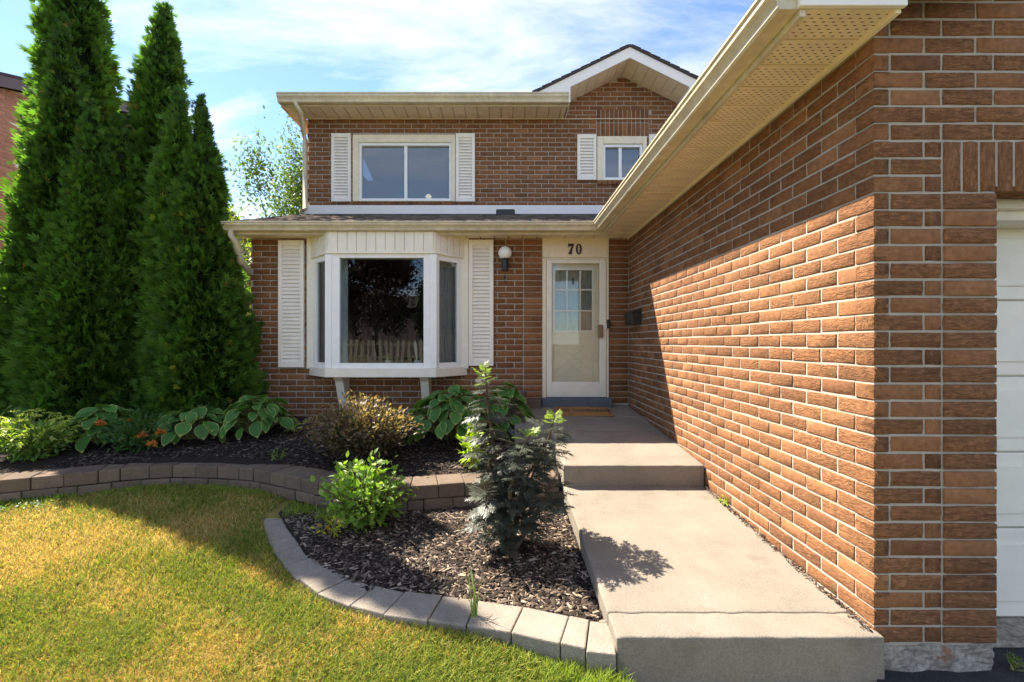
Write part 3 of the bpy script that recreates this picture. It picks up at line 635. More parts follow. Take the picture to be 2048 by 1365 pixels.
vy = 6.25; MB().box(X(992, vy), X(1030, vy), vy, vy + 0.3, ZR0 + (vy - EY) * RS - 0.02, Z(418, vy)).build('roof_vent', M_black, house, bevel=0.02, seg=3)
# upper eave
UE = 6.27; UZ = Z(237, UY) ; UXL = X(556, UE - 0.06); UXR = X(1138, UE - 0.11)
MB().prism(K_PROF, lambda u, v, t_: (t_, UE - u, UZ + 0.0 + v), UXL, UXR).build('gutter', M_gutter, house, bevel=0.0015)
MB().box(UXL + 0.01, UXR + 0.01, UE + 0.001, UE + 0.02, UZ - 0.02, UZ + 0.13).build('fascia', M_gutter, house, bevel=0.002)
sf = MB().box(UXL + 0.02, UXR - 0.005, UE + 0.021, UY + 0.004, UZ + 0.010, UZ + 0.018).build('soffit', M_soffit, house)
x = UXL + 0.02
while x < UXR - 0.03:
    x1 = min(x + 0.168, UXR - 0.006); MB().box(x + 0.004, x1 - 0.007, UE + 0.022, UY + 0.003, UZ - 0.010, UZ + 0.008).build('soffit_panel', M_soffit, sf, bevel=0.003); x = x1
MB().box(LX + 0.03, RX, UY - 0.018, UY - 0.002, UZ - 0.018, UZ - 0.0105).build('soffit_trim', M_soffit, house)
MB().prism([(UE - 0.05, UZ + 0.125), (9.3, UZ + 1.05), (12.4, UZ + 0.10), (12.4, UZ + 0.05), (9.3, UZ + 0.99), (UE, UZ + 0.09)], lambda u, v, t_: (t_, u, v), UXL - 0.0, UXR).build('roof', bpy.data.materials['shingle_roof'], house)
MB().prism([(UY + 0.2, UZ + 0.24), (9.3, UZ + 1.05), (12.4, UZ + 0.10), (12.4, UZ + 0.05), (9.3, UZ + 0.99), (UY + 0.2, UZ + 0.18)], lambda u, v, t_: (t_, u, v), UXR + 0.001, 6.2).build('roof', bpy.data.materials['shingle_roof'], house)
# end boards of the upper eave
MB().prism([(UE + 0.02, UZ - 0.02), (UY + 0.5, UZ - 0.02), (UY + 0.5, UZ + 0.2), (UE + 0.02, UZ + 0.11)], lambda u, v, t_: (t_, u, v), UXL + 0.002, UXL + 0.02).build('eave_return', M_cream, house)
# little gable: rake boards with returns, sloped soffit in panels, shingle edge
def rk(s, off, dz): return (RIDX + s * off, RIDZ - RK * off + dz)
xr = 0.81
GZb = UZ + 0.002
for s in (-1, 1):
    off_end = 1.42
    poly = [rk(s, 0, 0), rk(s, off_end, 0), rk(s, off_end, -0.05), (RIDX + s * xr, GZb), rk(s, xr, -0.145), rk(s, 0, -0.145)]
    MB().prism(poly, lambda u, v, t_: (u, t_, v), FY, FY + 0.022).build('rake_board', M_fascia, house)
    MB().prism([(FY + 0.023, GZb), (UY + 0.01, GZb), (UY + 0.01, rk(s, xr, -0.14)[1]), (FY + 0.023, rk(s, xr, -0.14)[1])], lambda u, v, t_: (t_, u, v), RIDX + s * xr, RIDX + s * (xr + 0.02)).build('eave_return', M_fascia, house)
    gs_ = MB().prism([rk(s, 0, -0.128), rk(s, xr + 0.02, -0.128), rk(s, xr + 0.02, -0.120), rk(s, 0, -0.120)], lambda u, v, t_: (u, t_, v), FY + 0.023, UY + 0.02).build('soffit', M_soffit, house)
    n_ = 6
    for i in range(n_):
        a, c = xr * i / n_ + 0.003, xr * (i + 1) / n_ - 0.003
        MB().prism([rk(s, a, -0.140), rk(s, c, -0.140), rk(s, c, -0.129), rk(s, a, -0.129)], lambda u, v, t_: (u, t_, v), FY + 0.024, UY + 0.0).build('soffit_panel', M_soffit, gs_, bevel=0.002)
    MB().prism([rk(s, 0, 0.030), rk(s, 1.45, 0.030), rk(s, 1.45, 0.004), rk(s, 0, 0.004)], lambda u, v, t_: (u, t_, v), FY - 0.02, 9.0).build('roof', bpy.data.materials['shingle_roof'], house)
    sv = MB()
    for i in range(11):
        a = 0.02 + i * 0.132; sv.prism([rk(s, a, 0.031), rk(s, a + 0.128, 0.031), rk(s, a + 0.128, 0.046), rk(s, a + 0.01, 0.038)], lambda u, v, t_: (u, t_, v), FY - 0.024, FY + 0.3)
    sv.build('shingle', M_black, house)['kind'] = 'stuff'
# downspouts
def spout(pts, r_): 
    m_ = MB()
    m_.tube(pts, r_, 12); return m_.build('downspout', M_gutter, house, smooth=True)
sx = X(462, EY - 0.05); spout([(sx, EY - 0.05, ZS + 0.01), (sx, EY - 0.045, ZS - 0.05), (sx + 0.03, EY - 0.02, ZS - 0.12), (LX + 0.0, HY - 0.22, ZS - 0.30), (LX - 0.045, HY + 0.10, ZS - 0.40), (LX - 0.045, HY + 0.45, ZS - 0.52), (LX - 0.045, HY + 0.46, 0.4)], 0.036)
ux = X(592, UE - 0.05); spout([(ux, UE - 0.05, UZ + 0.01), (ux, UE - 0.045, UZ - 0.03), (ux + 0.03, UE + 0.02, UZ - 0.09), (LX + 0.01, UY - 0.07, UZ - 0.26), (LX + 0.02, UY - 0.05, UZ - 0.36), (LX + 0.02, UY - 0.05, Z(420, UY)), (LX - 0.01, UY - 0.12, Z(427, UY))], 0.034)

# ------------------------------------------------------------------ windows, shutters, door
def frame_box(m_, x0, x1, z0, z1, wl, wr, wb, wt, y0, y1):
    m_.box(x0, x0 + wl, y0, y1, z0, z1); m_.box(x1 - wr, x1, y0, y1, z0, z1)
    m_.box(x0 + wl, x1 - wr, y0, y1, z1 - wt, z1); m_.box(x0 + wl, x1 - wr, y0, y1, z0, z0 + wb); return m_
def slider(W_, mull, blind_drop, label):
    x0, x1, z0, z1 = W_; px = UY / F
    wn = empty('window', ((x0 + x1) / 2, UY, z0), house); wn['label'] = label; wn.location = (0, 0, 0)
    frame_box(MB(), x0, x1, z0, z1, 12 * px, 8 * px, 2 * px, 15 * px, UY - 0.022, UY + 0.06).build('casing', M_cream, wn, bevel=0.006)
    a, c, p, q = x0 + 12 * px, x1 - 8 * px, z0 + 2 * px, z1 - 15 * px
    frame_box(MB(), a, c, p, q, 0.035, 0.035, 0.035, 0.04, UY + 0.0, UY + 0.07).build('frame', M_white, wn, bevel=0.004)
    mxx = X(mull, UY)
    MB().box(mxx - 0.022, mxx + 0.022, UY + 0.015, UY + 0.07, p + 0.035, q - 0.04).build('sash', M_white, wn, bevel=0.003)
    for (u0, u1) in ((a + 0.03, mxx), (mxx, c - 0.03)):
        MB().box(u0, u1, UY + 0.045, UY + 0.049, p + 0.03, q - 0.035).build('pane', M_glass_up, wn)
    MB().box(a + 0.02, c - 0.02, UY + 0.14, UY + 0.15, q - blind_drop, q + 0.05).build('blind', M_blind, wn)
    return wn
slider(W1, 811, 0.20, 'wide sliding window of the upper floor'); slider(W2, 1241, 0.16, 'small sliding window under the gable')
def shutter(x0, x1, z0, z1, y):
    sh = empty('shutter', (0, 0, 0), house); wd = 0.045
    frame_box(MB(), x0, x1, z0, z1, wd, wd, 0.06, 0.06, y - 0.035, y + 0.002).build('frame', M_shut, sh, bevel=0.005)
    m_ = MB(); h = z1 - z0 - 0.12; n = int(h / 0.042); st = h / n
    for i in range(n):
        zb = z0 + 0.06 + i * st
        m_.prism([(y - 0.026, zb + 0.001), (y - 0.026, zb + 0.008), (y - 0.006, zb + st + 0.004), (y - 0.002, zb + st - 0.004)], lambda u, v, t_: (t_, u, v), x0 + wd - 0.004, x1 - wd + 0.004)
    m_.build('louvre', M_shut, sh)['kind'] = 'stuff'
    MB().box(x0 + wd - 0.004, x1 - wd + 0.004, y - 0.004, y + 0.001, z0 + 0.05, z1 - 0.05).build('back_panel', M_shut, sh)
    return sh
shutter(X(664, UY), X(703, UY), Z(405, UY), Z(269, UY), UY - 0.004); shutter(X(912, UY), X(950, UY), Z(405, UY), Z(269, UY), UY - 0.004)
shutter(X(1154, UY), X(1192, UY), Z(362, UY), Z(271, UY), UY - 0.004); shutter(X(1297, UY), X(1335, UY), Z(362, UY), Z(271, UY), UY - 0.004)
shutter(X(559, HY), X(610, HY), Z(735, HY), Z(482, HY), HY - 0.004); shutter(X(938, HY), X(987, HY), Z(732, HY), Z(481, HY), HY - 0.004)
# bay window
by = 4.905
fx0, fx1 = X(657, by), X(867, by); bx0, bx1 = BAYX0 + 0.005, BAYX1 - 0.005
bay = empty('bay_window', (0, 0, 0), house); bay['label'] = 'white three-sided bay window with a panelled cream head and bracketed sill'
zt, zh, zb, zs = ZS - 0.002, Z(505, by), Z(737, by), Z(755, by)
OUTL = [(bx0, HY + 0.05), (bx0, HY - 0.0), (fx0, by), (fx1, by), (bx1, HY), (bx1, HY + 0.05)]
def off(poly, d_):
    r_ = [];
    cx_, cy_ = (fx0 + fx1) / 2, HY
    for (u, v) in poly:
        r_.append((u + (d_ if u > cx_ else -d_), v - (d_ if v < HY - 0.05 else 0)))
    return r_
MB().prism(off(OUTL, 0.005), lambda u, v, t_: (u, v, t_), zh, zt).build('head', M_trim, bay)
MB().prism(off(OUTL, 0.028), lambda u, v, t_: (u, v, t_), zs, zb).build('sill', M_trim, bay, bevel=0.005)
MB().prism(off(OUTL, 0.024), lambda u, v, t_: (u, v, t_), zh - 0.018, zh + 0.012).build('head_moulding', M_trim, bay, bevel=0.004)
# vertical boards of the head
sides = [(Vector((bx0, HY)), Vector((fx0, by)), 5), (Vector((fx0, by)), Vector((fx1, by)), 11), (Vector((fx1, by)), Vector((bx1, HY)), 5)]
for A_, B_, n in sides:
    t_ = (B_ - A_).normalized(); nn = Vector((t_.y, -t_.x)); L = (B_ - A_).length
    for i in range(n):
        p, q = A_ + t_ * (L * i / n + 0.003), A_ + t_ * (L * (i + 1) / n - 0.003)
        m_ = MB(); o0, o1 = 0.004, 0.018
        a0, a1, c0, c1 = p + nn * o0, q + nn * o0, p + nn * o1, q + nn * o1
        m_.add([(*a0, zh + 0.012), (*a1, zh + 0.012), (*c1, zh + 0.012), (*c0, zh + 0.012), (*a0, zt - 0.003), (*a1, zt - 0.003), (*c1, zt - 0.003), (*c0, zt - 0.003)],
               [(0, 3, 2, 1), (4, 5, 6, 7), (0, 1, 5, 4), (1, 2, 6, 5), (2, 3, 7, 6), (3, 0, 4, 7)]); m_.build('board', M_trim, bay, bevel=0.003)
# frames and glass
def leaf_frame(A_, B_, w0, w1, wb, wt, th, a_out, name, mat, z0, z1):
    t_ = (B_ - A_).normalized(); nn = Vector((t_.y, -t_.x)); L = (B_ - A_).length
    def blk(m_, s0, s1, p, q):
        a0, a1, c0, c1 = A_ + t_ * s0 + nn * a_out, A_ + t_ * s1 + nn * a_out, A_ + t_ * s0 + nn * (a_out - th), A_ + t_ * s1 + nn * (a_out - th)
        m_.add([(*a0, p), (*a1, p), (*c1, p), (*c0, p), (*a0, q), (*a1, q), (*c1, q), (*c0, q)], [(0, 3, 2, 1), (4, 5, 6, 7), (0, 1, 5, 4), (1, 2, 6, 5), (2, 3, 7, 6), (3, 0, 4, 7)])
    m_ = MB(); blk(m_, 0, w0, z0, z1); blk(m_, L - w1, L, z0, z1); blk(m_, w0, L - w1, z0, z0 + wb); blk(m_, w0, L - w1, z1 - wt, z1)
    m_.build(name, mat, bay, bevel=0.004)
    g = MB(); a_out, th = a_out - th * 0.5, 0.004; blk(g, w0 - 0.006, L - w1 + 0.006, z0 + wb - 0.006, z1 - wt + 0.006)
    g.build('pane', M_glass, bay)
(A1, B1, _), (A2, B2, _), (A3, B3, _) = sides
leaf_frame(A2 + Vector((0.0, 0)), B2 - Vector((0.0, 0)), 0.118, 0.108, 0.055, 0.06, 0.06, 0.0, 'frame', M_white, zb, zh - 0.0)
leaf_frame(A1, B1 - Vector((0.004, -0.004)), 0.10, 0.075, 0.055, 0.075, 0.05, -0.002, 'frame', M_white, zb, zh)
leaf_frame(A3 + Vector((0.004, 0.004)), B3, 0.075, 0.10, 0.055, 0.075, 0.05, -0.002, 'frame', M_white, zb, zh)
for px_ in (fx0, fx1):   # corner posts
    MB().prism([(px_ - 0.05, by + 0.045), (px_ - 0.035, by - 0.012), (px_ + 0.035, by - 0.012), (px_ + 0.05, by + 0.045)], lambda u, v, t_: (u, v, t_), zb + 0.001, zh - 0.019).build('post', M_white, bay, bevel=0.006)
for x_ in (bx0, bx1):    # flat boards where the bay meets the brick
    MB().box(x_ - 0.045, x_ + 0.045, HY - 0.03, HY + 0.02, zb - 0.02, zt - 0.004).build('side_board', M_trim, bay, bevel=0.004)
MB().prism(off(OUTL, -0.03), lambda u, v, t_: (u, v, t_), zb - 0.02, zb + 0.018).build('inner_ledge', M_white, bay)
for px_ in (X(685, HY - 0.1), X(852, HY - 0.1)):
    zt_ = zs + 0.004
    MB().prism([(by + 0.03, zt_), (by + 0.10, zt_ - 0.06), (HY - 0.08, zt_ - 0.36), (HY - 0.08, zt_ - 0.42), (HY + 0.02, zt_ - 0.42), (HY + 0.02, zt_)], lambda u, v, t_: (t_, u, v), px_ - 0.045, px_ + 0.045).build('bracket', M_trim, bay, bevel=0.004)
# curtains hanging inside the bay and pots on its ledge
def curtain(x0, y0, x1, y1, z0, z1, n=40, amp=0.012):
    m_ = MB(); 
    for i in range(n + 1):
        f = i / n; px_, py_ = x0 + (x1 - x0) * f, y0 + (y1 - y0) * f + amp * math.sin(i * 1.7) + amp * 0.5 * math.sin(i * 0.63)
        m_.v += [(px_, py_, z0), (px_, py_, z1)]
    m_.f += [(2 * i, 2 * i + 2, 2 * i + 3, 2 * i + 1) for i in range(n)]
    o_ = m_.build('curtain', M_curt, house, smooth=True); return o_
curtain(bx0 + 0.03, HY + 0.06, fx0 + 0.12, HY - 0.04, 1.0, 2.3); curtain(fx1 - 0.02, HY - 0.05, bx1 - 0.02, HY + 0.08, 1.0, 2.3)
for i, (px_, py_, r_, lab) in enumerate(((776, 5.05, 0.032, 'small white plant pot with seedlings inside the bay window'), (836, 5.08, 0.042, 'wider white pot with one pale leaf inside the bay window'))):
    t_ = empty('plant_pot', (X(px_, py_), py_, zb + 0.018)); tag(t_, lab, 'plant pot')
    MB().lathe([(r_ * 0.8, 0), (r_, 0.05), (r_ * 1.08, 0.051), (r_ * 1.08, 0.062), (r_ * 0.9, 0.062), (r_ * 0.85, 0.05)], (0, 0, 0), 20).build('pot', M_white, t_)
    n_ = 9 if i == 0 else 1
    m_ = MB()
    for q in range(n_):
        h = random.uniform(0.05, 0.1) if i == 0 else 0.24; dx = random.uniform(-0.02, 0.02) if i == 0 else -0.03
        m_.add([(dx * 0.4 - 0.004, 0, 0.045), (dx * 0.4 + 0.004, 0, 0.045), (dx + 0.016, 0.008, 0.05 + h * 0.75), (dx, 0, 0.05 + h), (dx - 0.016, 0.004, 0.05 + h * 0.75)], [(0, 1, 2, 3, 4)])
    m_.build('leaf', M_blind if i else M_stem, t_)
# front door with its storm door
dr = empty('front_door', (0, 0, 0), house); dr['label'] = 'cream front door behind a glazed storm door'
z_d0, z_d1 = Z(796, HY), Z(517, HY)
hd = MB().box(DX0, DX1, HY - 0.016, HY + 0.03, z_d1 + 0.004, ZS + 0.004).build('door_header', M_cream, dr, bevel=0.004)
frame_box(MB(), DX0, DX1, z_d0, z_d1, 0.040, 0.028, 0.0, 0.02, HY - 0.02, HY + 0.06).build('casing', M_cream, dr, bevel=0.005)
sx0, sx1 = DX0 + 0.044, DX1 - 0.032
frame_box(MB(), sx0, sx1, z_d0 + 0.01, z_d1 - 0.022, 0.062, 0.075, 0.0, 0.04, HY - 0.028, HY + 0.0).box(sx0 + 0.062, sx1 - 0.075, HY - 0.027, HY - 0.001, z_d0 + 0.01, z_d0 + 0.185).build('storm_door', M_trim, dr, bevel=0.006)
MB().box(sx0 + 0.03, sx1 - 0.045, HY - 0.031, HY - 0.029, z_d0 + 0.035, z_d0 + 0.15).build('kick_plate', M_trim, dr, bevel=0.001)
MB().box(sx0 + 0.056, sx1 - 0.069, HY - 0.016, HY - 0.012, z_d0 + 0.18, z_d1 - 0.055).build('pane', M_dglass, dr)
# the inner door: slab with nine lights and a crossed lower panel
iy = HY + 0.035
lx0, lx1, lz0, lz1 = X(1108, HY), X(1188, HY), Z(664, HY), Z(537, HY)
slab_ = backing(None, iy, iy + 0.04, sx0 + 0.03, sx1 - 0.03, z_d0 + 0.02, z_d1 - 0.03, [(lx0, lx1, lz0, lz1)]).build('door_slab', M_trim, dr)
frame_box(MB(), lx0 - 0.012, lx1 + 0.012, lz0 - 0.012, lz1 + 0.012, 0.03, 0.03, 0.03, 0.03, iy - 0.014, iy + 0.02).build('light_frame', M_white, dr, bevel=0.003)
for i in (1, 2):
    xm = lx0 + (lx1 - lx0) * i / 3; MB().box(xm - 0.009, xm + 0.009, iy - 0.006, iy + 0.02, lz0 + 0.02, lz1 - 0.02).build('glazing_bar', M_white, dr, bevel=0.002)
    zm = lz0 + (lz1 - lz0) * i / 3; MB().box(lx0 + 0.02, lx1 - 0.02, iy - 0.004, iy + 0.019, zm - 0.009, zm + 0.009).build('glazing_bar', M_white, dr, bevel=0.002)
for i in range(3):
    for j in range(3):
        MB().box(lx0 + (lx1 - lx0) * i / 3 + 0.004, lx0 + (lx1 - lx0) * (i + 1) / 3 - 0.004, iy + 0.010, iy + 0.013, lz0 + (lz1 - lz0) * j / 3 + 0.004, lz0 + (lz1 - lz0) * (j + 1) / 3 - 0.004).build('pane', M_glass, dr)
c_ = curtain(lx0 - 0.02, iy + 0.06, lx1 + 0.02, iy + 0.06, lz0 - 0.03, lz1 + 0.03, 60, 0.006); c_.parent = dr
MB().lathe([(0.002, 0), (0.012, 0.015), (0.016, 0.04), (0.012, 0.07), (0.002, 0.085)], (X(1147, HY), iy - 0.006, Z(570, HY)), 14).build('door_knocker', M_black, dr)
cx0, cx1, cz0, cz1 = lx0, lx1, Z(755, HY), Z(690, HY)
frame_box(MB(), cx0, cx1, cz0, cz1, 0.012, 0.012, 0.012, 0.012, iy - 0.006, iy + 0.002).build('panel_moulding', M_trim, dr, bevel=0.003)
for s in (0, 1):
    a_, c_2 = Vector((cx0 + 0.01, cz0 + 0.01)), Vector((cx1 - 0.01, cz1 - 0.01))
    if s: a_.x, c_2.x = c_2.x, a_.x
    d_ = (c_2 - a_).normalized(); n_ = Vector((-d_.y, d_.x)) * 0.045
    for sg in (-1, 1):
        p, q = a_ + n_ * sg * 1.0 + d_ * 0.05, c_2 + n_ * sg * 1.0 - d_ * 0.05; e_ = n_ * 0.12
        MB().prism([tuple(p - e_), tuple(q - e_), tuple(q + e_), tuple(p + e_)], lambda u, v, t_: (u, t_, v), iy - 0.008 - 0.0008 * (s * 2 + sg), iy + 0.001).build('cross_moulding', M_trim, dr, bevel=0.002)
hx = X(1200, HY); MB().box(hx - 0.03, hx + 0.028, HY - 0.05, HY - 0.02, Z(676, HY), Z(650, HY)).build('handle', M_brass, dr, bevel=0.008, seg=3)
MB().box(X(1209, HY) - 0.008, X(1209, HY) + 0.012, HY - 0.06, HY - 0.021, Z(658, HY), Z(650, HY)).tube([(X(1209, HY), HY - 0.022, Z(672, HY)), (X(1209, HY), HY - 0.035, Z(672, HY))], 0.007, 8).build('latch', M_white, dr, bevel=0.002)
MB().box(DX0 - 0.012, DX1 + 0.02, HY - 0.105, HY + 0.05, 0.50, z_d0 + 0.006).build('threshold', M_sill, dr, bevel=0.008)
# numerals 7 and 0 in an old-style face
def px2(pts, ox=1080, oy=480, s_=11.37): return [(X(ox + a / s_, HY - 0.02), Z(oy + c / s_, HY - 0.02)) for a, c in pts]
seven = [(637, 92), (772, 92), (772, 120), (752, 170), (735, 225), (722, 290), (727, 330), (645, 330), (655, 285), (680, 225), (712, 165), (728, 148), (668, 148), (655, 155), (650, 178), (637, 178)]
MB().prism(px2(seven), lambda u, v, t_: (u, t_, v), HY - 0.026, HY - 0.0155).build('digit', M_num, hd)
m_ = MB(); nseg = 28; o1 = [(882 + 68 * math.cos(2 * math.pi * i / nseg), 212 + 121 * math.sin(2 * math.pi * i / nseg)) for i in range(nseg)]; o2 = [(882 + 24 * math.cos(2 * math.pi * i / nseg), 212 + 96 * math.sin(2 * math.pi * i / nseg)) for i in range(nseg)]
P1, P2 = px2(o1), px2(o2); ya, yb = HY - 0.026, HY - 0.0155
vs = [(u, ya, v) for u, v in P1] + [(u, ya, v) for u, v in P2] + [(u, yb, v) for u, v in P1] + [(u, yb, v) for u, v in P2]
fs = []
for i in range(nseg):
    j = (i + 1) % nseg; fs += [(i, j, nseg + j, nseg + i), (i, j, 2 * nseg + j, 2 * nseg + i), (nseg + i, nseg + j, 3 * nseg + j, 3 * nseg + i)]
m_.add(vs, fs).build('digit', M_num, hd)
# garage door
gd = empty('garage_door', (0, 0, 0), house); gy = GY + 0.33
MB().box(SX + 0.10, 4.4, gy + 0.001, gy + 0.04, 0.022, 2.2).build('door_slab', M_trim, gd)
for q, (za, zb_) in enumerate([(408, 455), (455, 602), (602, 752), (752, 902), (902, 1052), (1052, 1230)]):
    ztop, zbot = Z(za, gy) - 0.004, max(Z(zb_, gy) + 0.004, 0.026); hh = ztop - zbot
    MB().box(SX + 0.1, 4.39, gy - 0.022, gy, zbot, ztop).build('panel', M_trim, gd, bevel=0.004)
    for x0_ in (SX + 0.16, SX + 0.75, SX + 1.34):
        MB().prism([(x0_, zbot + hh * 0.18), (x0_ + 0.53, zbot + hh * 0.18), (x0_ + 0.53, zbot + hh * 0.84), (x0_, zbot + hh * 0.84)], lambda u, v, t_: (u, t_, v), gy - 0.030, gy - 0.021).build('panel', M_trim, gd, bevel=0.007, seg=2)
MB().box(SX + 0.15, 4.4, GY + 0.16, gy - 0.03, SOLD0 - 0.07, SOLD0 + 0.0).box(SX + 0.15, 4.4, GY + 0.12, GY + 0.159, SOLD0 - 0.03, SOLD0 + 0.01).build('door_frame', M_trim, gd, bevel=0.005)
MB().box(SX + 0.09, SX + 0.204, GY + 0.10, GY + 0.30, 0.02, SOLD0).build('pier_return', M_mortar, house)

# ------------------------------------------------------------------ small things on and by the house
lx, lz = X(1010, HY), Z(507, HY - 0.09)
wl_ = tag(empty('wall_lamp', (lx, HY - 0.10, Z(545, HY))), 'porch lamp with white glass globe on a black holder beside the front door', 'wall lamp')
def W(o_, x, y, z): return (x - o_.location.x, y - o_.location.y, z - o_.location.z)
MB().lathe([(0.005, -0.074)] + [(0.076 * math.cos(a), 0.076 * math.sin(a)) for a in np.linspace(-1.3, 1.5, 14)] + [(0.004, 0.0762)], W(wl_, lx, HY - 0.10, lz), 28).build('globe', M_globe, wl_, smooth=True)
MB().lathe([(0.034, 0), (0.038, 0.01), (0.038, 0.12), (0.046, 0.13), (0.046, 0.142)], W(wl_, lx, HY - 0.10, Z(545, HY)), 20).tube([W(wl_, lx, HY - 0.10, Z(530, HY)), W(wl_, lx, HY + 0.01, Z(530, HY))], 0.02, 10).build('holder', M_black, wl_)
MB().box(-0.03, 0.03, 0.088, 0.104, 0.02, 0.15).build('back_plate', M_black, wl_, bevel=0.004)
hk = tag(empty('wall_hook', (lx + 0.0, HY, Z(560, HY))), 'little dark hook on the brick just below the porch lamp', 'hook')
MB().tube([(0, 0.01, 0.03), (0, -0.025, 0.03), (0, -0.03, 0.0), (0, -0.028, -0.022), (0, -0.01, -0.03)], 0.005, 8).box(-0.01, 0.01, -0.004, 0.01, 0.01, 0.05).build('hook', M_black, hk)
mb = tag(empty('mailbox', (GX, 4.9, Z(650, 4.9))), 'black wall mailbox fixed to the brick near the front door', 'mailbox')
MB().prism([(0.01, 0.0), (-0.085, 0.0), (-0.095, 0.03), (-0.095, 0.12), (0.01, 0.165)], lambda u, v, t_: (u, t_, v), -0.17, 0.12).build('body', M_black, mb, bevel=0.006)
MB().prism([(0.005, 0.167), (-0.105, 0.119), (-0.108, 0.105), (-0.1, 0.103), (-0.097, 0.112), (0.005, 0.158)], lambda u, v, t_: (u, t_, v), -0.178, 0.128).build('lid', M_black, mb, bevel=0.002)
db = tag(empty('doorbell', (X(1216, HY), HY - 0.02, Z(649, HY))), 'slim black video doorbell on the cream door casing', 'doorbell')
MB().box(-0.020, 0.016, -0.03, 0.002, -0.05, 0.05).build('body', M_black, db, bevel=0.008, seg=3); MB().lathe([(0.001, 0), (0.009, 0.001), (0.009, 0.003), (0.001, 0.004)], (0, 0, 0), 14).build('button', M_pot, db, rot=(R(90), 0, 0), loc=(-0.002, -0.0295, -0.025))
mt = tag(empty('doormat', (0.845, 4.86, 0.529), rz=R(-2)), 'brown coir doormat with black lettering lying before the front door', 'doormat'); mt.rotation_euler = (R(4.6), 0, R(-2))
MB().box(-0.29, 0.29, -0.19, 0.19, 0.0, 0.018).build('mat', M_mat, mt, bevel=0.006)
for word, xo in (('LIVE', -0.20), ('LAUGH', 0.0), ('LEAVE', 0.195)):
    cu = bpy.data.curves.new('lettering', 'FONT'); cu.body = word; cu.size = 0.075; cu.align_x = 'CENTER'; cu.align_y = 'CENTER'; cu.extrude = 0.001; cu.offset = 0.0015
    tmp = bpy.data.objects.new('tmp', cu); COL.objects.link(tmp); bpy.context.view_layer.update()
    me = bpy.data.meshes.new_from_object(tmp); bpy.data.objects.remove(tmp); me.name = 'lettering'
    o_ = link('lettering', me, M_black, mt, (xo, 0.0, 0.0195)); o_.scale = (0.85, 2.0, 1)
m_ = MB()
for sx_ in (-1, 1):
    for sy_ in (-1, 1):
        m_.box(min(sx_ * 0.265, sx_ * 0.258), max(sx_ * 0.265, sx_ * 0.258), min(sy_ * 0.17, sy_ * 0.04), max(sy_ * 0.17, sy_ * 0.04), 0.0182, 0.0196)
        m_.box(min(sx_ * 0.257, sx_ * 0.1), max(sx_ * 0.257, sx_ * 0.1), min(sy_ * 0.17, sy_ * 0.16), max(sy_ * 0.17, sy_ * 0.16), 0.0182, 0.0196)
m_.build('border', M_black, mt)
pt = tag(empty('flower_pot', (0.135, 4.98, 0.50)), 'dark grey round flower pot with a rolled rim beside the door step', 'flower pot')
MB().lathe([(0.07, 0.0), (0.10, 0.19), (0.118, 0.195), (0.122, 0.235), (0.108, 0.238), (0.10, 0.20), (0.02, 0.19)], (0, 0, 0), 28).build('pot', M_pot, pt, smooth=False)
for (x0_, x1_, y0_, zt_, lab) in ((0.215, 0.415, 5.06, 0.635, 'long brown concrete block lying against the wall by the door'), (0.145, 0.208, 5.10, 0.625, 'short concrete block end between flower pot and door')):
    o_ = MB().box(x0_, x1_, y0_, y0_ + 0.11, 0.53, zt_).build('loose_block', M_block, None, bevel=0.008); tag(o_, lab, 'block', 'loose blocks by the door')
lp = tag(empty('ceiling_lamp', (X(857, 8.7), 8.7, 4.02)), 'lit pendant lamp seen through the wide upper window', 'lamp')
MB().lathe([(0.01, 0.0), (0.045, 0.02), (0.06, 0.045), (0.045, 0.07), (0.01, 0.09)], (0, 0, 0), 20).build('shade', M_bulb, lp, smooth=True); MB().tube([(0, 0, 0.095), (0, 0, 0.60)], 0.005, 6).build('cord', M_black, lp)

# ------------------------------------------------------------------ mulch, grass
def chips(name, n, xf, zf, lo, hi, tint, seed):
    r = np.random.default_rng(seed); x, y = xf(n, r); n = len(x)
    tv = np.array([(-.5, -.5, 0), (.5, -.42, 0), (.46, .5, 0), (-.42, .4, 0), (-.45, -.4, 1), (.4, -.35, 1), (.38, .4, 1), (-.4, .35, 1)], np.float32)
    tt = np.array([(4, 5, 6), (4, 6, 7), (0, 1, 5), (0, 5, 4), (1, 2, 6), (1, 6, 5), (2, 3, 7), (2, 7, 6), (3, 0, 4), (3, 4, 7)])
    L = r.uniform(lo, hi, n) * r.choice([1, 1, 1, 1.6], n); Wd = L * r.uniform(0.14, 0.34, n); H = r.uniform(0.0015, 0.004, n)
    a = r.uniform(0, 6.28, n); ax = np.stack([np.cos(a), np.sin(a), r.normal(0, 0.22, n)], 1); up = np.stack([r.normal(0, .3, n), r.normal(0, .3, n), np.ones(n)], 1)
    Fm = frames(ax, up); loc = tv[None] * np.stack([Wd, L, H], 1)[:, None, :]
    V = np.einsum('nij,nkj->nki', Fm, loc) + np.stack([x, y, zf(x, y) + r.uniform(-0.002, 0.010, n)], 1)[:, None]
    pal = np.array(tint)[r.choice(len(tint), n, p=[0.42, 0.28, 0.17, 0.13])] * r.uniform(0.65, 1.35, n)[:, None]
    T = (tt[None] + (np.arange(n) * 8)[:, None, None]).reshape(-1, 3)
    o_ = arr_mesh(name, V.reshape(-1, 3), T, M_chip, np.repeat(pal, 8, 0)); return o_
ox = np.array([p[0] for p in OUT]); oy = np.array([p[1] for p in OUT])
def low_pts(n, r):
    x = r.uniform(-1.5, 0.42, n); y = r.uniform(1.85, 3.15, n)
    k = (y > np.interp(x, INX, INY) + r.normal(0, 0.012, n)) & (y < np.interp(x, ret_x, ret_y) - 0.012); return x[k], y[k]
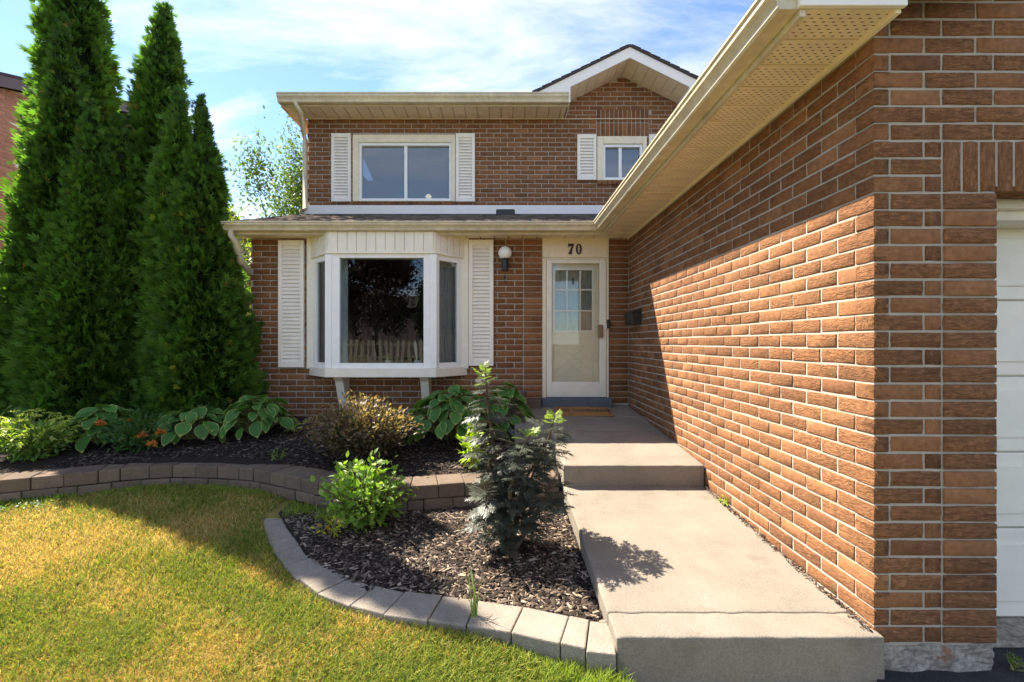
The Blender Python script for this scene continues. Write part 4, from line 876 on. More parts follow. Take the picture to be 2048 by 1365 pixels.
def up_pts(n, r):
    x = r.uniform(-3.6, 0.42, n); y = r.uniform(3.2, 5.2, n); k = y > np.interp(x, ret_x, ret_y) + 0.225; return x[k], y[k]
tag(chips('mulch', 21000, low_pts, low_z, 0.014, 0.042, [(0.030, 0.022, 0.017), (0.070, 0.050, 0.037), (0.15, 0.112, 0.082), (0.30, 0.235, 0.175)], 1), 'weathered bark mulch over the lower bed', 'mulch', kind='stuff')
tag(chips('mulch', 26000, up_pts, up_z, 0.012, 0.034, [(0.022, 0.017, 0.014), (0.042, 0.031, 0.025), (0.085, 0.064, 0.05), (0.17, 0.135, 0.105)], 2), 'dark bark mulch over the upper bed', 'mulch', kind='stuff')
def joint_pts(n, r): return GX - 0.012 - np.abs(r.normal(0, 0.012, n)), r.uniform(1.75, 3.2, n)
tag(chips('debris', 420, joint_pts, lambda x, y: 0.160 + (y - 1.72) * 0.0665, 0.006, 0.018, [(0.05, 0.037, 0.028), (0.10, 0.075, 0.055), (0.16, 0.09, 0.05), (0.22, 0.2, 0.17)], 3), 'crumbs of dirt and mortar along the foot of the garage wall', 'debris', kind='stuff')
def blades(name, x, y, z, h, wd, C, lean, seed, mat=M_grass):
    r = np.random.default_rng(seed); n = len(x); a = r.uniform(0, 6.28, n); la = r.uniform(0, 6.28, n); ln = lean * r.uniform(0.2, 1.2, n) * h
    sx_, sy_ = np.cos(a) * wd / 2, np.sin(a) * wd / 2; dx, dy = np.cos(la) * ln, np.sin(la) * ln
    b0 = np.stack([x - sx_, y - sy_, z], 1); b1 = np.stack([x + sx_, y + sy_, z], 1)
    m0 = np.stack([x - sx_ * .8 + dx * .35, y - sy_ * .8 + dy * .35, z + h * .6], 1); m1 = np.stack([x + sx_ * .8 + dx * .35, y + sy_ * .8 + dy * .35, z + h * .6], 1)
    tp = np.stack([x + dx, y + dy, z + h * r.uniform(0.8, 1.0, n)], 1)
    V = np.stack([b0, b1, m0, m1, tp], 1).reshape(-1, 3); T = (np.array([(0, 1, 3), (0, 3, 2), (2, 3, 4)])[None] + (np.arange(n) * 5)[:, None, None]).reshape(-1, 3)
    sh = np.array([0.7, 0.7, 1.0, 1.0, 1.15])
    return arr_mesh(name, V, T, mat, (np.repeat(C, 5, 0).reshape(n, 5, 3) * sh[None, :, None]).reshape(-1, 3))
r = np.random.default_rng(5); n = 260000
d_ = 1.0 / r.uniform(1 / 3.75, 1 / 1.40, n); u_ = r.uniform(-60, 1320, n); gx = (u_ - CX) / F * d_; gy_ = d_
k = (gy_ < np.interp(gx, ret_x, ret_y) - 0.01) & ((gx < -1.6) | (gy_ < np.interp(gx, ox, oy) - 0.004)) & (gx < 0.43) & ~((gx > -1.75) & (gy_ > 3.02) & (gx < -1.0) & False)
gx, gy_ = gx[k], gy_[k]
g = turf_col(gx, gy_); rr = r.uniform(0, 1, len(gx)); isg = rr < g * 0.90 + 0.04
pal_g = np.array([(0.15, 0.20, 0.030), (0.20, 0.24, 0.040), (0.10, 0.16, 0.025), (0.26, 0.26, 0.05)]); pal_d = np.array([(0.50, 0.36, 0.13), (0.46, 0.29, 0.10), (0.56, 0.44, 0.20), (0.40, 0.31, 0.08)])
C = np.where(isg[:, None], pal_g[r.integers(0, 4, len(gx))], pal_d[r.integers(0, 4, len(gx))]) * r.uniform(0.75, 1.25, len(gx))[:, None]
h = np.where(isg, r.uniform(0.020, 0.052, len(gx)), r.uniform(0.012, 0.036, len(gx))) * (1 + 0.5 * np.clip(vnoise(np.c_[gx, gy_] * 2.3, 8), 0, 1))
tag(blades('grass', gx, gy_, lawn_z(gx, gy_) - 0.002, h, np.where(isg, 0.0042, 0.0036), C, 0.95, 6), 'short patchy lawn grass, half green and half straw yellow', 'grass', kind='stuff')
# longer tufts along the edging and the blocks
def tufts(name, spots, label, seed, col=(0.16, 0.23, 0.035)):
    r = np.random.default_rng(seed); xs, ys, zs, hs = [], [], [], []
    for (x, y, z, rad, hh, n) in spots:
        a = r.uniform(0, 6.28, n); q = rad * np.sqrt(r.uniform(0, 1, n)); xs.append(x + q * np.cos(a)); ys.append(y + q * np.sin(a)); zs.append(np.full(n, z)); hs.append(hh * r.uniform(0.4, 1.1, n))
    x, y, z, h = map(np.concatenate, (xs, ys, zs, hs)); C = np.array(col)[None] * r.uniform(0.6, 1.5, len(x))[:, None] * np.array([1, 1, 1])[None] + r.uniform(0, 0.06, len(x))[:, None] * np.array([1, 0.8, 0.1])[None]
    o_ = blades(name, x, y, z, h, 0.0042, C, 0.6, seed); return tag(o_, label, 'grass', kind='stuff')
sp = []
for i in range(60):
    f = i / 59; x = -0.75 + 1.16 * f; sp.append((x + r.normal(0, .02), np.interp(x, ox, oy) - 0.035 - abs(r.normal(0, .03)), -0.005 + 0.01 * (1 - f), 0.05, 0.045 + 0.045 * f, 90))
for i in range(50):
    x = -1.6 - 2.0 * r.uniform(); sp.append((x, np.interp(x, ret_x, ret_y) - 0.05, lawn_z(x, 3.4) - 0.004, 0.06, 0.05, 60))
for i in range(26):
    x = r.uniform(-1.52, -1.05); y = np.interp(x, ret_x, ret_y) - r.uniform(0.06, 0.26); sp.append((x, y, 0.112, 0.05, 0.06, 45))
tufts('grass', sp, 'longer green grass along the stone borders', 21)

# ------------------------------------------------------------------ plants
def tri_leaf(n=1):
    """a pointed leaf, length 1 along +y, folded a little along its midrib"""
    return np.array([(0, 0, 0), (-.20, .28, .05), (0, .34, 0), (.20, .28, .05), (-.17, .62, .03), (0, .66, -.03), (.17, .62, .03), (0, 1.0, -.10)], np.float32), np.array([(0, 2, 1), (0, 3, 2), (1, 2, 5), (1, 5, 4), (2, 3, 6), (2, 6, 5), (4, 5, 7), (5, 6, 7)])
LV, LT = tri_leaf()
SMV = np.array([(0, 0, 0), (-.24, .45, .06), (.24, .45, .06), (0, 1, -.05)], np.float32); SMT = np.array([(0, 2, 1), (1, 2, 3)])
# cedar spray: a flat fan of scale-leaved fingers
def spray():
    V, T = [], []
    for a, L in ((-0.85, .62), (-0.42, .86), (0.0, 1.0), (0.42, .86), (0.85, .62)):
        b = len(V); c, s_ = math.cos(a), math.sin(a); w_ = 0.115
        for (u, v) in ((0, 0.02), (-w_, .55), (w_, .55), (0, 1.0)): V.append(((u * c + v * s_) * L, (-u * s_ + v * c) * L, 0.04 * math.sin(3 * v + a)))
        T += [(b, b + 2, b + 1), (b + 1, b + 2, b + 3)]
    return np.array(V, np.float32), np.array(T)
SV_, ST_ = spray()
def cedar(px, d, ytop, rpx, label, seed, n=15000, z0=0.32, lean=0.0, base_px=None, tint=1.0, pw=0.7):
    r = np.random.default_rng(seed); x0 = X(px if base_px is None else base_px, d); xt = X(px, d); H = Z(ytop, d) - z0; Rm = rpx / F * d
    root = tag(wempty('cedar_tree', (x0, d, z0)), label, 'tree', 'cedars beside the house')
    def prof(t): return Rm * np.clip(1.05 * (1 - t) ** pw, 0.0, 1.0) * (0.80 + 0.20 * np.clip(t / 0.12, 0, 1)) + 0.02
    nc = n // 26; t = r.uniform(0, 1, nc * 4); t = t[r.uniform(0, 1, nc * 4) < prof(t) / Rm + 0.12][:nc]; nc = len(t); th = r.uniform(0, 2 * np.pi, nc)
    lob = 1 + 0.10 * vnoise(np.stack([np.cos(th) * 2.4, np.sin(th) * 2.4, t * H * 2.2], 1), seed)
    dep = np.where(r.uniform(0, 1, nc) < 0.72, 1 + 0.07 * r.normal(size=nc), r.uniform(0.70, 0.95, nc))
    rad = np.maximum(prof(t) * lob * dep - 0.075, 0.0); cxx = x0 + (xt - x0) * t + 0.03 * np.sin(t * 9 + seed)
    cc = np.stack([cxx + rad * np.cos(th), d + rad * np.sin(th), z0 + 0.03 + t * H * 0.97], 1); ct = 0.75 + 0.5 * r.uniform(0, 1, nc)
    k = np.repeat(np.arange(nc), 24); n_ = len(k); outw = np.stack([np.cos(th), np.sin(th), np.zeros(nc)], 1)[k]; tp = t[k]
    w_ = np.clip(0.30 + prof(tp) / Rm, 0.30, 1.0); q = np.clip(r.normal(size=(n_, 3)), -1.7, 1.7) * np.array([0.050, 0.050, 0.075]) * w_[:, None]; q += outw * np.abs(r.normal(0, 0.045, n_))[:, None] * w_[:, None]
    P = cc[k] + q; P[:, 2] = np.maximum(P[:, 2], z0 + 0.01)
    ax = outw * 0.55 + q / 0.09 * 0.55 + np.array([0, 0, 1.0])[None] * (0.55 + 0.7 * np.clip((tp - 0.82) / 0.18, 0, 1))[:, None] + r.normal(0, 0.25, (n_, 3))
    Fm = frames(ax, np.cross(outw, np.array([0, 0, 1.0])) + r.normal(0, 0.75, (n_, 3))); S = r.uniform(0.060, 0.120, n_) * (0.45 + 0.55 * w_)
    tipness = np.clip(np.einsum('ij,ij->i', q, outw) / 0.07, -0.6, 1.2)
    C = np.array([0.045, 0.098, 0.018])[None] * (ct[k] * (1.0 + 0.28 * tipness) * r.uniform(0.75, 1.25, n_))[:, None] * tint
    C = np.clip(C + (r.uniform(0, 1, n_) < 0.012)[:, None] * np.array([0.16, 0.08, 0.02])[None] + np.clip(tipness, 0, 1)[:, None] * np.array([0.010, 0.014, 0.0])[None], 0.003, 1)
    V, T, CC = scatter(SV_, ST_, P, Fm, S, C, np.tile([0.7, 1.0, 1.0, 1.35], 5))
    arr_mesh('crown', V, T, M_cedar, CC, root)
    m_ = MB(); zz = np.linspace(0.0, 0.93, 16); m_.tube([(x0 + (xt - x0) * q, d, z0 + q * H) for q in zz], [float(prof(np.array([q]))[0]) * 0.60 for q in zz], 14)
    m_.build('dark_core', M_core, root, smooth=True)  # smooth near-black core added inside the crown to stop see-through
    MB().tube([(x0, d, z0 - 0.08), (x0, d, z0 + 0.3)], [0.07, 0.055], 10).build('trunk', M_bark, root)
    return root
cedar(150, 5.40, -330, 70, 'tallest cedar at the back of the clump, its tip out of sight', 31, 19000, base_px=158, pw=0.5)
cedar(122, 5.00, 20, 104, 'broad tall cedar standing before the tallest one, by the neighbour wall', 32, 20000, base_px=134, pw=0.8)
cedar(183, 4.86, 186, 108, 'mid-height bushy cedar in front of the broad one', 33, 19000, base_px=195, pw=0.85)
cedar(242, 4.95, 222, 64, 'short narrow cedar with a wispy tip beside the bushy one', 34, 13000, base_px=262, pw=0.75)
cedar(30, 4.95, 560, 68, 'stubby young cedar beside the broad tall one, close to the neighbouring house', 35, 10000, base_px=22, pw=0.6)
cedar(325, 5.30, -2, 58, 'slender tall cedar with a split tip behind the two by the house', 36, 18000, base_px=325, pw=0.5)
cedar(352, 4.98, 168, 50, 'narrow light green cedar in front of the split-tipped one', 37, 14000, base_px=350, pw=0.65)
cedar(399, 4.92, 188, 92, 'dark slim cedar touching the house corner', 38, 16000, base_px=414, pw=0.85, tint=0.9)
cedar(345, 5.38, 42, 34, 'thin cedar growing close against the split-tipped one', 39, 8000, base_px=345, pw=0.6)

# hosta
def hosta_leaf(seed):
    r = np.random.default_rng(seed); V, T, C = [], [], []
    ts = np.linspace(0, 1, 7); ss = [-1, -0.86, 0, 0.86, 1]
    wv = r.uniform(-0.02, 0.02, 7)
    for i, t in enumerate(ts):
        hw = 0.40 * math.sin(math.pi * min(1, t * 0.93 + 0.06)) ** 0.75 * (1 - 0.22 * t) * (0.35 if t == 0 else 1) * (0.0 if t == 1 else 1)
        if t == 1: hw = 0.004
        for s_ in ss:
            z = -0.28 * t ** 2 + 0.10 * abs(s_) ** 1.5 * hw * 2 + (wv[i] if abs(s_) == 1 else 0) * 1.2
            yy = t - (0.10 * abs(s_) if i == 0 else 0)
            V.append((s_ * hw, yy, z)); e = abs(s_) > 0.82 or t == 1
            C.append((0.42, 0.42, 0.14) if abs(s_) == 1 or t == 1 else (0.072, 0.185, 0.036) if s_ else (0.064, 0.16, 0.034))
    for i in range(6):
        for j in range(4):
            a = i * 5 + j; T += [(a, a + 1, a + 6), (a, a + 6, a + 5)]
    o_ = arr_mesh('leaf', np.array(V), np.array(T), M_hosta, np.array(C), smooth=True); me = o_.data; bpy.data.objects.remove(o_); return me
HL = [hosta_leaf(i) for i in range(6)]
def orient(ax, nrm):
    a = Vector(ax).normalized(); s_ = a.cross(Vector(nrm)).normalized(); n_ = s_.cross(a); return Matrix((s_, a, n_)).transposed().to_euler()
def hosta(x, y, rad, hgt, n, size, label, seed, squash=1.0):
    r = random.Random(seed); z = float(up_z(x, y)); root = tag(wempty('hosta', (x, y, z)), label, 'plant', 'hostas in the upper bed'); st = MB()
    for i in range(n):
        f = (i + 0.5) / n; q = math.sqrt(f); a = i * 2.39996 + r.uniform(-.4, .4); rr_ = rad * q * r.uniform(0.85, 1.1)
        px_, py_ = x + rr_ * math.cos(a), y + rr_ * math.sin(a) * squash; pz = z + hgt * (1 - 0.80 * f ** 1.3) * r.uniform(0.88, 1.1)
        L = size * r.uniform(0.75, 1.2); drop = 0.05 - 0.75 * f + r.uniform(-.3, .3)
        ax = Vector((math.cos(a), math.sin(a), drop)); sd = Vector((-math.sin(a), math.cos(a), 0))
        nr = ax.normalized().cross(sd) * -1; nr = -nr if nr.z < 0 else nr
        nr = nr + sd * r.uniform(-.5, .5)
        p = Vector((px_, py_, pz)) - ax.normalized() * L * 0.45
        link('leaf', HL[r.randrange(6)], None, root, p, orient(ax, nr), (L * r.uniform(.95, 1.2), L, L))
        st.tube([(x + 0.12 * (px_ - x), y + 0.12 * (py_ - y), z - 0.02), ((x + p.x) / 2, (y + p.y) / 2, z + (p.z - z) * 0.7), tuple(p + ax.normalized() * 0.01)], [0.006, 0.005, 0.004], 5, cap=False)
    st.build('stalk', M_stem, root)['kind'] = 'stuff'
    return root
hosta(X(905, 4.35), 4.38, 0.52, 0.44, 150, 0.145, 'big hosta with cream-edged leaves under the bay window', 1)
hosta(X(1010, 4.55), 4.60, 0.26, 0.46, 52, 0.14, 'smaller hosta with cream-edged leaves beside the grey flower pot', 2)
hosta(X(508, 4.45), 4.50, 0.36, 0.36, 80, 0.135, 'hosta with cream-edged leaves at the house corner below the cedars', 3)
hosta(X(395, 4.4), 4.38, 0.40, 0.28, 85, 0.13, 'low wide hosta next to the faded peony', 4)
hosta(X(205, 4.25), 4.25, 0.32, 0.32, 46, 0.155, 'hosta with drooping leaves behind the peony and the sedum', 5)
hosta(X(70, 4.4), 4.45, 0.32, 0.40, 40, 0.165, 'hosta rising behind the yellow-green sedum', 6)

# shrubs: twigs that carry leaves
def shrub(name, x, y, z, rx, ry, hz, nst, per, leaf, cols, label, seed, cat='shrub', objects=False, mat=None, top_cols=None, droop=0.15, lo=0.18, stem_mat=None, tmpl=(LV, LT), nbr=4):
    r = np.random.default_rng(seed); mat = mat or M_leaf; root = tag(wempty(name, (x, y, z)), label, cat); st = MB(); P, A_, Nn, S, C = [], [], [], [], []
    for i in range(nst):
        a = i * 2.39996 + r.uniform(-.3, .3); q = math.sqrt((i + .5) / nst); tipv = np.array([x + rx * q * math.cos(a), y + ry * q * math.sin(a), z + hz * (1 - 0.45 * q * q) * r.uniform(.8, 1.05)])
        b0 = np.array([x + 0.06 * rx * math.cos(a), y + 0.06 * ry * math.sin(a), z - 0.03]); mid = (b0 + tipv) / 2 + np.array([0, 0, hz * 0.10]) + r.normal(0, .02, 3)
        pts = [b0, mid, tipv]; st.tube([tuple(p) for p in pts], [0.007, 0.004, 0.002], 5, cap=False)
        for j in range(per):
            t = lo + (1 - lo) * (j + r.uniform(0, 1)) / per; p = (1 - t) ** 2 * b0 + 2 * t * (1 - t) * mid + t * t * tipv; p = p + r.normal(0, 1, 3) * np.array([rx, ry, hz * .5]) * 0.11
            o2 = p - np.array([x, y, z + hz * .25]); o2 = o2 / (np.linalg.norm(o2) + 1e-6)
            P.append(p); A_.append(o2 * 0.8 + r.normal(0, .55, 3) + np.array([0, 0, 0.15 - droop])); Nn.append(np.array([0, 0, 1.0]) + r.normal(0, .45, 3) + 0.3 * o2); S.append(leaf * r.uniform(.65, 1.2))
            cc = np.array(cols[r.integers(0, len(cols))]) * r.uniform(.75, 1.25)
            if top_cols and t > 0.72 and r.uniform() < 0.7: cc = np.array(top_cols[r.integers(0, len(top_cols))]) * r.uniform(.8, 1.2)
            C.append(cc)
    P, A_, Nn, S, C = map(np.array, (P, A_, Nn, S, C))
    # no leaf hangs below the soil
    P[:, 2] = np.maximum(P[:, 2], z + 0.02)
    st.build('stem', stem_mat or M_bark, root)['kind'] = 'stuff'
    if not objects:
        V, T, CC = scatter(tmpl[0], tmpl[1], P, frames(A_, Nn), S, C); o_ = arr_mesh('foliage', V, T, mat, CC, root); o_['kind'] = 'stuff'
    else:
        meshes = []
        for q in range(5):
            w_ = 0.9 + 0.1 * q; sh = np.ones(len(tmpl[0])); o_ = arr_mesh('leaf', tmpl[0] * np.array([w_, 1, 1 + .5 * (q - 2)]), tmpl[1], mat, np.tile(np.array(cols[q % len(cols)]), (len(tmpl[0]), 1)), smooth=True); meshes.append(o_.data); bpy.data.objects.remove(o_)
        order = np.argsort(P[:, 1]); keep = order[:280]; rest = order[280:]
        for i in keep: link('leaf', meshes[int(r.integers(0, 5))], None, root, tuple(P[i]), orient(A_[i], Nn[i]), (S[i],) * 3)
        if len(rest):
            V, T, CC = scatter(tmpl[0], tmpl[1], P[rest], frames(A_[rest], Nn[rest]), S[rest], C[rest]); o_ = arr_mesh('foliage', V, T, mat, CC, root); o_['kind'] = 'stuff'
    return root
shrub('leafy_shrub', X(730, 2.85), 2.86, 0.11, 0.29, 0.26, 0.45, 46, 26, 0.052, [(0.16, 0.27, 0.035), (0.20, 0.31, 0.05), (0.12, 0.22, 0.03), (0.26, 0.35, 0.07), (0.15, 0.25, 0.03)], 'bright light green bush standing in the lower mulch bed', 51, objects=True, tmpl=(LV * np.array([1.25, 1, 1]), LT))
shrub('bronze_shrub', X(722, 3.72), 3.76, 0.30, 0.50, 0.36, 0.52, 120, 64, 0.040, [(0.085, 0.072, 0.042), (0.11, 0.085, 0.052), (0.075, 0.085, 0.038), (0.13, 0.092, 0.06)], 'bronze-brown small-leaved bush spilling over the retaining wall', 52, top_cols=[(0.22, 0.15, 0.09), (0.26, 0.18, 0.11), (0.17, 0.12, 0.06)], droop=0.0)
shrub('coral_bells', X(782, 4.2), 4.22, 0.33, 0.16, 0.14, 0.34, 12, 9, 0.085, [(0.35, 0.12, 0.04), (0.42, 0.22, 0.06), (0.22, 0.26, 0.05), (0.30, 0.09, 0.05)], 'small plant with orange and red leaves before the hosta', 53, cat='plant')
shrub('lime_plant', X(945, 3.55), 3.58, 0.285, 0.10, 0.12, 0.34, 10, 12, 0.07, [(0.34, 0.46, 0.03), (0.26, 0.40, 0.03)], 'glowing lime green plant behind the dark lacy elder', 54, cat='plant', stem_mat=M_stem)
shrub('lime_sprout', X(583, 4.62), 4.62, 0.37, 0.11, 0.08, 0.10, 9, 7, 0.05, [(0.34, 0.46, 0.04), (0.28, 0.40, 0.04)], 'tiny yellow-green sprout on dark mulch near the brick wall', 55, cat='plant', stem_mat=M_stem)
shrub('yellow_sprout', X(655, 2.72), 2.72, 0.11, 0.09, 0.07, 0.09, 6, 5, 0.05, [(0.50, 0.42, 0.03), (0.36, 0.38, 0.04), (0.42, 0.20, 0.05)], 'small yellowing weed at the foot of the light green bush', 56, cat='plant', stem_mat=M_stem)
shrub('mulch_weed', X(535, 3.62), 3.80, 0.30, 0.06, 0.05, 0.09, 6, 6, 0.035, [(0.12, 0.20, 0.05)], 'little weed on the dark mulch just behind the retaining wall', 57, cat='plant', stem_mat=M_stem)
shrub('wall_weed', X(1455, 2.92), 2.92, 0.235, 0.035, 0.06, 0.05, 6, 6, 0.03, [(0.24, 0.32, 0.04)], 'tiny weed in the crack between walkway and garage wall', 58, cat='plant', stem_mat=M_stem)
shrub('corner_weed', X(2010, 1.80), 1.78, 0.022, 0.025, 0.02, 0.03, 6, 8, 0.014, [(0.10, 0.16, 0.02)], 'tuft of moss green weed on the driveway edge by the garage', 59, cat='plant', stem_mat=M_stem)
# peony with spent flowers
pe = shrub('peony', X(285, 4.1), 4.08, 0.30, 0.34, 0.28, 0.36, 34, 30, 0.085, [(0.045, 0.11, 0.025), (0.06, 0.14, 0.03), (0.04, 0.09, 0.025)], 'dark green peony with spent orange-brown flower heads', 60, cat='plant', stem_mat=M_stem, tmpl=(LV * np.array([0.55, 1, 1]), LT))
def spent(parent, p, rad, seed, col):
    r = np.random.default_rng(seed); n = 46; v = r.normal(size=(n, 3)); v[:, 2] = np.abs(v[:, 2]) * 0.8 - 0.2; v /= np.linalg.norm(v, axis=1, keepdims=True)
    C = np.array(col)[None] * r.uniform(.5, 1.4, n)[:, None]; V, T, CC = scatter(SMV, SMT, np.tile(np.array(p), (n, 1)), frames(v, r.normal(size=(n, 3))), rad * r.uniform(.7, 1.1, n), C)
    arr_mesh('flower', V, T, M_leaf, CC, parent)
for i, (px_, py_, dd) in enumerate(((201, 850, 3.93), (284, 872, 3.86), (321, 866, 3.90), (302, 889, 3.83), (260, 841, 4.0))): spent(pe, (X(px_, dd), dd, Z(py_, dd)), 0.052 if i < 4 else 0.03, 70 + i, (0.42, 0.16, 0.05))
# sedum with flat pale flower heads
sd = shrub('sedum', X(45, 3.75), 3.82, 0.285, 0.34, 0.28, 0.38, 46, 34, 0.055, [(0.13, 0.22, 0.04), (0.17, 0.27, 0.05), (0.10, 0.18, 0.035)], 'yellow-green sedum with flat flower heads behind the block wall', 61, cat='plant', stem_mat=M_stem, top_cols=[(0.26, 0.33, 0.06)])
r = np.random.default_rng(77)
for i in range(34):
    a = i * 2.39996; q = math.sqrt((i + .5) / 34); p = (X(45, 3.75) + 0.34 * q * math.cos(a), 3.82 + 0.28 * q * math.sin(a), 0.285 + 0.40 * (1 - 0.42 * q * q) * r.uniform(.92, 1.08)); n = 40
    b_ = r.uniform(0, 6.28, n); w_ = 0.035 * np.sqrt(r.uniform(0, 1, n)); P = np.stack([p[0] + w_ * np.cos(b_), p[1] + w_ * np.sin(b_), p[2] + 0.012 * (1 - (w_ / .035) ** 2)], 1)
    V, T, CC = scatter(SMV, SMT, P, frames(r.normal(size=(n, 3)) * .5 + np.array([0, 0, 1.]), r.normal(size=(n, 3))), r.uniform(.008, .014, n), np.array([0.42, 0.46, 0.12])[None] * r.uniform(.7, 1.3, n)[:, None]); arr_mesh('flower_head', V, T, M_leaf, CC, sd)

# dark lacy elder
def elder_leaf(seed):
    r = random.Random(seed); V, T = [], []
    def lobe(p, d, L, w_):
        p, d = Vector(p), Vector(d).normalized(); s_ = d.cross(Vector((0, 0, 1))).normalized() * w_; b = len(V)
        dz = Vector((0, 0, -0.12 * L))
        for q in (p - s_ * .4, p + s_ * .4, p + d * L * .5 + s_, p + d * L * .5 - s_, p + d * L + dz): V.append(tuple(q))
        T.extend([(b, b + 1, b + 2), (b, b + 2, b + 3), (b + 3, b + 2, b + 4)])
    def leaflet(p, d, L):
        d = Vector(d).normalized(); s_ = d.cross(Vector((0, 0, 1))).normalized(); lobe(p, d, L, L * .078)
        for k in range(3):
            for sg in (-1, 1): lobe(Vector(p) + d * L * (.18 + .22 * k), d + s_ * sg * r.uniform(.7, 1.0) + Vector((0, 0, r.uniform(-.15, .1))), L * (.46 - .07 * k) * r.uniform(.8, 1.15), L * .064)
    lobe((0, 0, 0), (0, 1, 0), 0.75, .012)
    for k, y in enumerate((.22, .42, .6)):
        for sg in (-1, 1): leaflet((0, y, 0.02), (sg * .9, .62, -.08 + r.uniform(-.1, .1)), .44 - .04 * k)
    leaflet((0, .62, 0.02), (0, 1, -.15), .44)
    C = np.tile(np.array([0.060, 0.068, 0.050]), (len(V), 1)) if seed < 4 else np.tile(np.array([0.20, 0.27, 0.06]), (len(V), 1))
    o_ = arr_mesh('leaf', np.array(V), np.array(T), M_elder if seed < 4 else M_leaf, C); me = o_.data; bpy.data.objects.remove(o_); return me
EL = [elder_leaf(i) for i in range(6)]
ed = 2.55; ex = X(1018, ed); el = tag(wempty('elder_shrub', (ex, ed, 0.11)), 'dark lacy-leaved elder shrub with bright shoot tips beside the walkway', 'shrub')
def ep(px, py, d): return Vector((X(px, d), d, Z(py, d)))
stems = [([ep(1018, 1110, 2.55), ep(1005, 1000, 2.57), ep(985, 880, 2.60), ep(975, 800, 2.62), ep(970, 735, 2.63)], 52), ([ep(1022, 1108, 2.55), ep(1040, 1000, 2.53), ep(1075, 930, 2.53), ep(1098, 875, 2.55), ep(1110, 830, 2.56)], 40),
         ([ep(1016, 1105, 2.55), ep(1020, 980, 2.48), ep(1040, 900, 2.45), ep(1062, 870, 2.44)], 34), ([ep(1014, 1108, 2.55), ep(995, 1060, 2.50), ep(975, 1010, 2.47), ep(968, 960, 2.46)], 22),
         ([ep(1024, 1108, 2.55), ep(1060, 1050, 2.50), ep(1090, 1000, 2.48), ep(1105, 960, 2.48)], 26), ([ep(1016, 1105, 2.56), ep(990, 960, 2.66), ep(965, 870, 2.70)], 24), ([ep(1020, 1105, 2.55), ep(1050, 960, 2.62), ep(1085, 900, 2.66)], 22)]
r = random.Random(9)
st = MB()
for si, (pts, nl) in enumerate(stems):
    st.tube([tuple(p) for p in pts], [0.016 - 0.012 * i / (len(pts) - 1) for i in range(len(pts))], 8)
    segs = len(pts) - 1
    nl = int(nl * 1.25)
    for j in range(nl):
        f = 0.20 + 0.80 * (j + 0.5) / nl; u = f * segs; i = min(int(u), segs - 1); p = pts[i].lerp(pts[i + 1], u - i)
        a = j * 2.39996 + si + r.uniform(-.4, .4); tipf = max(0, (f - 0.80) / 0.20)
        L = (0.165 - 0.115 * tipf) * r.uniform(.8, 1.15); ax = Vector((math.cos(a), math.sin(a), -0.12 + 1.3 * tipf + r.uniform(-.3, .3))); nr = Vector((0, 0, 1)) + Vector((r.uniform(-.3, .3), r.uniform(-.3, .3), 0)) - Vector((math.cos(a), math.sin(a), 0)) * tipf
        young = tipf > 0.35 and si in (0, 1, 2)
        link('leaf', EL[r.randrange(4, 6) if young else r.randrange(4)], None, el, p + Vector((r.uniform(-.02, .02), r.uniform(-.02, .02), 0)), orient(ax, nr), (L,) * 3)
st.build('stem', M_bark, el)
# odd bits in the grass
cl = tag(wempty('clover_patch', (X(62, 3.3), 3.22, 0.10)), 'patch of white clover blossoms in the lawn under the block wall', 'clover'); r = np.random.default_rng(88)
fl = [(40, 978), (62, 985), (84, 972), (48, 992), (70, 996), (33, 988), (88, 986), (57, 973), (95, 968), (78, 1000), (104, 964), (25, 983)]
for i, (px_, py_) in enumerate(fl):
    dd = 1.17 * F / (py_ - CY); p = np.array([X(px_, dd), dd, Z(py_, dd) + 0.03]); n = 50; v = r.normal(size=(n, 3)); v /= np.linalg.norm(v, axis=1, keepdims=True)
    V, T, CC = scatter(SMV, SMT, np.tile(p, (n, 1)), frames(v, r.normal(size=(n, 3))), np.full(n, 0.012), np.array([0.62, 0.60, 0.52])[None] * r.uniform(.7, 1.2, n)[:, None]); arr_mesh('blossom', V, T, M_leaf, CC, cl)
n = 700; P = np.stack([X(62, 3.3) + r.normal(0, .16, n), 3.24 + r.normal(0, .10, n), 0.10 + r.uniform(0, .05, n)], 1); P[:, 1] = np.minimum(P[:, 1], np.interp(P[:, 0], ret_x, ret_y) - 0.02)
V, T, CC = scatter(LV * np.array([1.6, 1, 1]), LT, P, frames(r.normal(size=(n, 3)) * np.array([1, 1, .3]), np.array([0, 0, 1.]) + r.normal(0, .3, (n, 3))), r.uniform(.014, .024, n), np.array([0.05, 0.12, 0.03])[None] * r.uniform(.7, 1.4, n)[:, None]); arr_mesh('foliage', V, T, M_leaf, CC, cl)['kind'] = 'stuff'
gw = wempty('grass_weed', (X(950, 1.95), 1.93, 0.10)); tag(gw, 'tall thin grass weed sprouting between two edging stones', 'weed')
m_ = MB(); rr = random.Random(4)
for i in range(16):
    a = rr.uniform(0, 6.28); h = rr.uniform(.08, .21); b_ = Vector((X(950, 1.95) + rr.uniform(-.012, .012), 1.93 + rr.uniform(-.01, .01), 0.10)); ln = rr.uniform(.02, .10)
    m_.tube([tuple(b_), tuple(b_ + Vector((math.cos(a) * ln * .3, math.sin(a) * ln * .3, h * .65))), tuple(b_ + Vector((math.cos(a) * ln, math.sin(a) * ln, h)))], [0.0018, 0.0014, 0.0005], 4, cap=False)
m_.build('blade', pmat('weed_green', (0.22, 0.30, 0.05), 0.6), gw)['kind'] = 'stuff'

